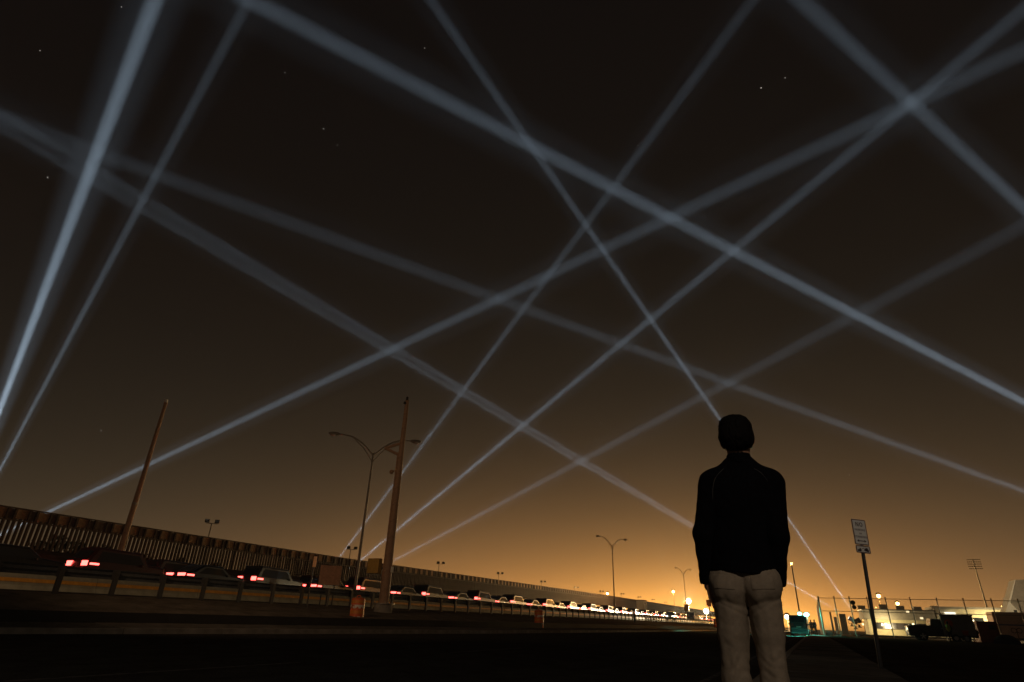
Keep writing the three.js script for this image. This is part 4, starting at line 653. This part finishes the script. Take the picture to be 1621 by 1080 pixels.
  obj('hem_band', surfaceNets(band, [-0.22, 0.84, -0.17], [0.22, 0.99, 0.17], 0.0065), jacketM, man);
  for (const [sl, y] of [[sleeveL, 0.842], [sleeveR, 0.832]]) { const q = (x, yy, z) => smax(sl(x, yy, z) - 0.003, Math.max(yy - y - 0.05, y - 0.004 - yy), 0.005); obj('cuff', surfaceNets(q, [-0.27, 0.81, -0.1], [0.25, 0.92, 0.1], 0.006), jacketM, man); }
  const piping = new THREE.MeshPhysicalMaterial({ color: lin(0.06, 0.06, 0.06), roughness: 0.8 });
  const onBack = (x, y) => { let z = 0.25; while (z > -0.1 && shell(x, y, z) > 0) z -= 0.002; return V(x, y, z + 0.0005); };
  obj('piping', [tube([onBack(-0.035, 1.40), onBack(-0.06, 1.375), onBack(-0.085, 1.34), onBack(-0.1, 1.29), onBack(-0.105, 1.24)], 0.0016, 24, 5)], piping, man);
  obj('piping', [tube([onBack(0.115, 1.39), onBack(0.14, 1.37), onBack(0.165, 1.33), onBack(0.178, 1.29)], 0.0016, 24, 5)], piping, man);
  // trousers
  const legL = join([limb([-0.085, 0.84, 0.012], [-0.097, 0.62, 0.006], 0.09, 0.069), limb([-0.097, 0.62, 0.006], [-0.102, 0.42, 0.0], 0.069, 0.06), limb([-0.102, 0.42, 0], [-0.108, 0.07, 0.015], 0.06, 0.062)], 0.02);
  const legR = join([limb([0.064, 0.83, 0.012], [0.068, 0.62, 0.006], 0.088, 0.067), limb([0.068, 0.62, 0.006], [0.066, 0.42, 0], 0.067, 0.06), limb([0.066, 0.42, 0], [0.064, 0.07, 0.015], 0.06, 0.062)], 0.02);
  const seat = join([limb([-0.085, 0.875, 0.0], [0.068, 0.868, 0.0], 0.095, 0.095, 0.92), ball([-0.082, 0.835, 0.055], [0.085, 0.085, 0.07]), ball([0.066, 0.828, 0.055], [0.082, 0.085, 0.07])], 0.035);
  const hips = (x, y, z) => { let d = smin(smin(seat(x, y, z), legL(x, y, z), 0.022), legR(x, y, z), 0.022);
    const g = Math.exp(-(((x + 0.009) / 0.012) ** 2)) * Math.min(1, Math.max(0, (0.9 - y) / 0.05)) * (z > 0 ? 1 : 0); d += 0.006 * g; // centre seam
    const side = x < -0.01 ? -1 : 1, cx = side < 0 ? -0.1 : 0.067, u = x - cx;
    const under = Math.exp(-(((y - 0.755 - u * side * 0.25) / 0.011) ** 2)) + 0.6 * Math.exp(-(((y - 0.735 - u * side * 0.5) / 0.009) ** 2)); // creases below the seat
    const knee = Math.exp(-(((y - 0.46) / 0.09) ** 2)), shin = Math.exp(-(((y - 0.16) / 0.12) ** 2));
    d += 0.004 * under * (z > 0 ? 1 : 0.3) + (0.0022 * knee + 0.003 * shin) * Math.sin(y * 130 + u * 60 * side + 7 * noise3(x * 14, y * 7, z * 14)) * (0.5 + 0.5 * noise3(x * 18 + 5, y * 14, z * 9)) + 0.006 * noise3(x * 22, y * 9, z * 22) + 0.002 * noise3(x * 50, y * 34, z * 50);
    return smax(smax(d, y - 0.935, 0.005), 0.03 - y, 0.01); };
  const tr = obj('trousers', surfaceNets(hips, [-0.22, 0.0, -0.15], [0.19, 0.96, 0.17], 0.006), trouserM, man);
  for (const s of [-1, 1]) { const cx = s < 0 ? -0.098 : 0.077, pk = (x, y, z) => { const u = x - cx, v = y - 0.842 - u * s * 0.06; return smax(hips(x, y, z) - 0.003, Math.max(Math.abs(u) - 0.052, Math.abs(v) - 0.034, -z), 0.004); }; obj('pocket', surfaceNets(pk, [cx - 0.07, 0.78, 0], [cx + 0.07, 0.91, 0.17], 0.0055), trouserM, tr); }
  for (const [x, s] of [[-0.112, -1], [0.068, 1]]) { const sh = join([limb([x, 0.05, 0.04], [x + s * 0.02, 0.042, -0.13], 0.046, 0.04, 1), ball([x, 0.085, 0.02], [0.045, 0.05, 0.055])], 0.03), q = (X, Y, Z) => smax(sh(X, Y, Z), 0.002 - Y, 0.005); obj('shoe', surfaceNets(q, [x - 0.09, -0.01, -0.2], [x + 0.11, 0.15, 0.11], 0.007), M.rubber, man); }
}
{ // small figures in the distance
  const bodyF = join([ball([0, 1.63, 0], [0.085, 0.12, 0.1]), limb([0, 1.4, 0], [0, 1.55, 0], 0.06, 0.055), limb([-0.15, 1.4, 0], [0.15, 1.4, 0], 0.075, 0.075), limb([0, 1.0, 0], [0, 1.34, 0], 0.15, 0.17, 0.7), limb([-0.19, 1.38, 0], [-0.23, 1.1, 0.02], 0.055, 0.048), limb([-0.23, 1.1, 0.02], [-0.2, 0.86, -0.06], 0.046, 0.036), limb([0.19, 1.38, 0], [0.23, 1.1, 0.02], 0.055, 0.048), limb([0.23, 1.1, 0.02], [0.2, 0.86, -0.06], 0.046, 0.036), limb([-0.08, 0.95, 0], [-0.1, 0.5, 0], 0.095, 0.065), limb([-0.1, 0.5, 0], [-0.11, 0.06, 0.03], 0.062, 0.045), limb([0.08, 0.95, 0], [0.1, 0.5, 0.02], 0.095, 0.065), limb([0.1, 0.5, 0.02], [0.11, 0.06, 0.06], 0.062, 0.045), limb([-0.11, 0.05, 0.06], [-0.12, 0.04, -0.13], 0.045, 0.04), limb([0.11, 0.05, 0.08], [0.12, 0.04, -0.1], 0.045, 0.04), limb([-0.2, 0.86, -0.06], [-0.19, 0.72, -0.08], 0.034, 0.02), limb([0.2, 0.86, -0.06], [0.19, 0.72, -0.08], 0.034, 0.02)], 0.03);
  const fig = surfaceNets(bodyF, [-0.34, 0, -0.22], [0.34, 1.8, 0.2], 0.022), vestF = (x, y, z) => { const d = join([limb([-0.13, 1.4, 0], [0.13, 1.4, 0], 0.082, 0.082), limb([0, 0.95, 0], [0, 1.34, 0], 0.165, 0.185, 0.72)], 0.03)(x, y, z); return smax(d, Math.max(0.86 - y, y - 1.47), 0.01); };
  const spots = [[1284, 987, -92, 'dark figure left of two, standing by the teal end of the fence'], [1289.5, 987, -90, 'dark figure right of two, against the teal end of the fence'], [1004, 975, null, 'dark figure walking before the far guardrail, under the red lights']];
  let root; spots.forEach(([x, y, z, label], i) => { const c = z ? at(x, y, 'z', z) : at(x, y, 'x', -19), p = z ? [c.x, -0.03, z] : [c.x, 0.35, c.z]; if (!root) { root = thing('person', label, 'person', p, 0.3); obj('body', fig, M.cloth, root); const h = obj('hair', new THREE.SphereGeometry(0.1, 12, 8, 0, 6.283, 0, 1.6).scale(0.95, 1.1, 1.1).translate(0, 1.66, 0.01), M.black, root); } else copy(root, p, 0.8 * i, label); });
  const c = at(1502, 996, 'z', -72.6), w = copy(root, [c.x, -0.05, -72.6], 2.6, 'worker in a yellow safety vest standing at the front of the black pickup'); obj('vest', surfaceNets(vestF, [-0.28, 0.82, -0.2], [0.28, 1.52, 0.2], 0.022), M.vest, w);
}



renderer.render(scene, camera);
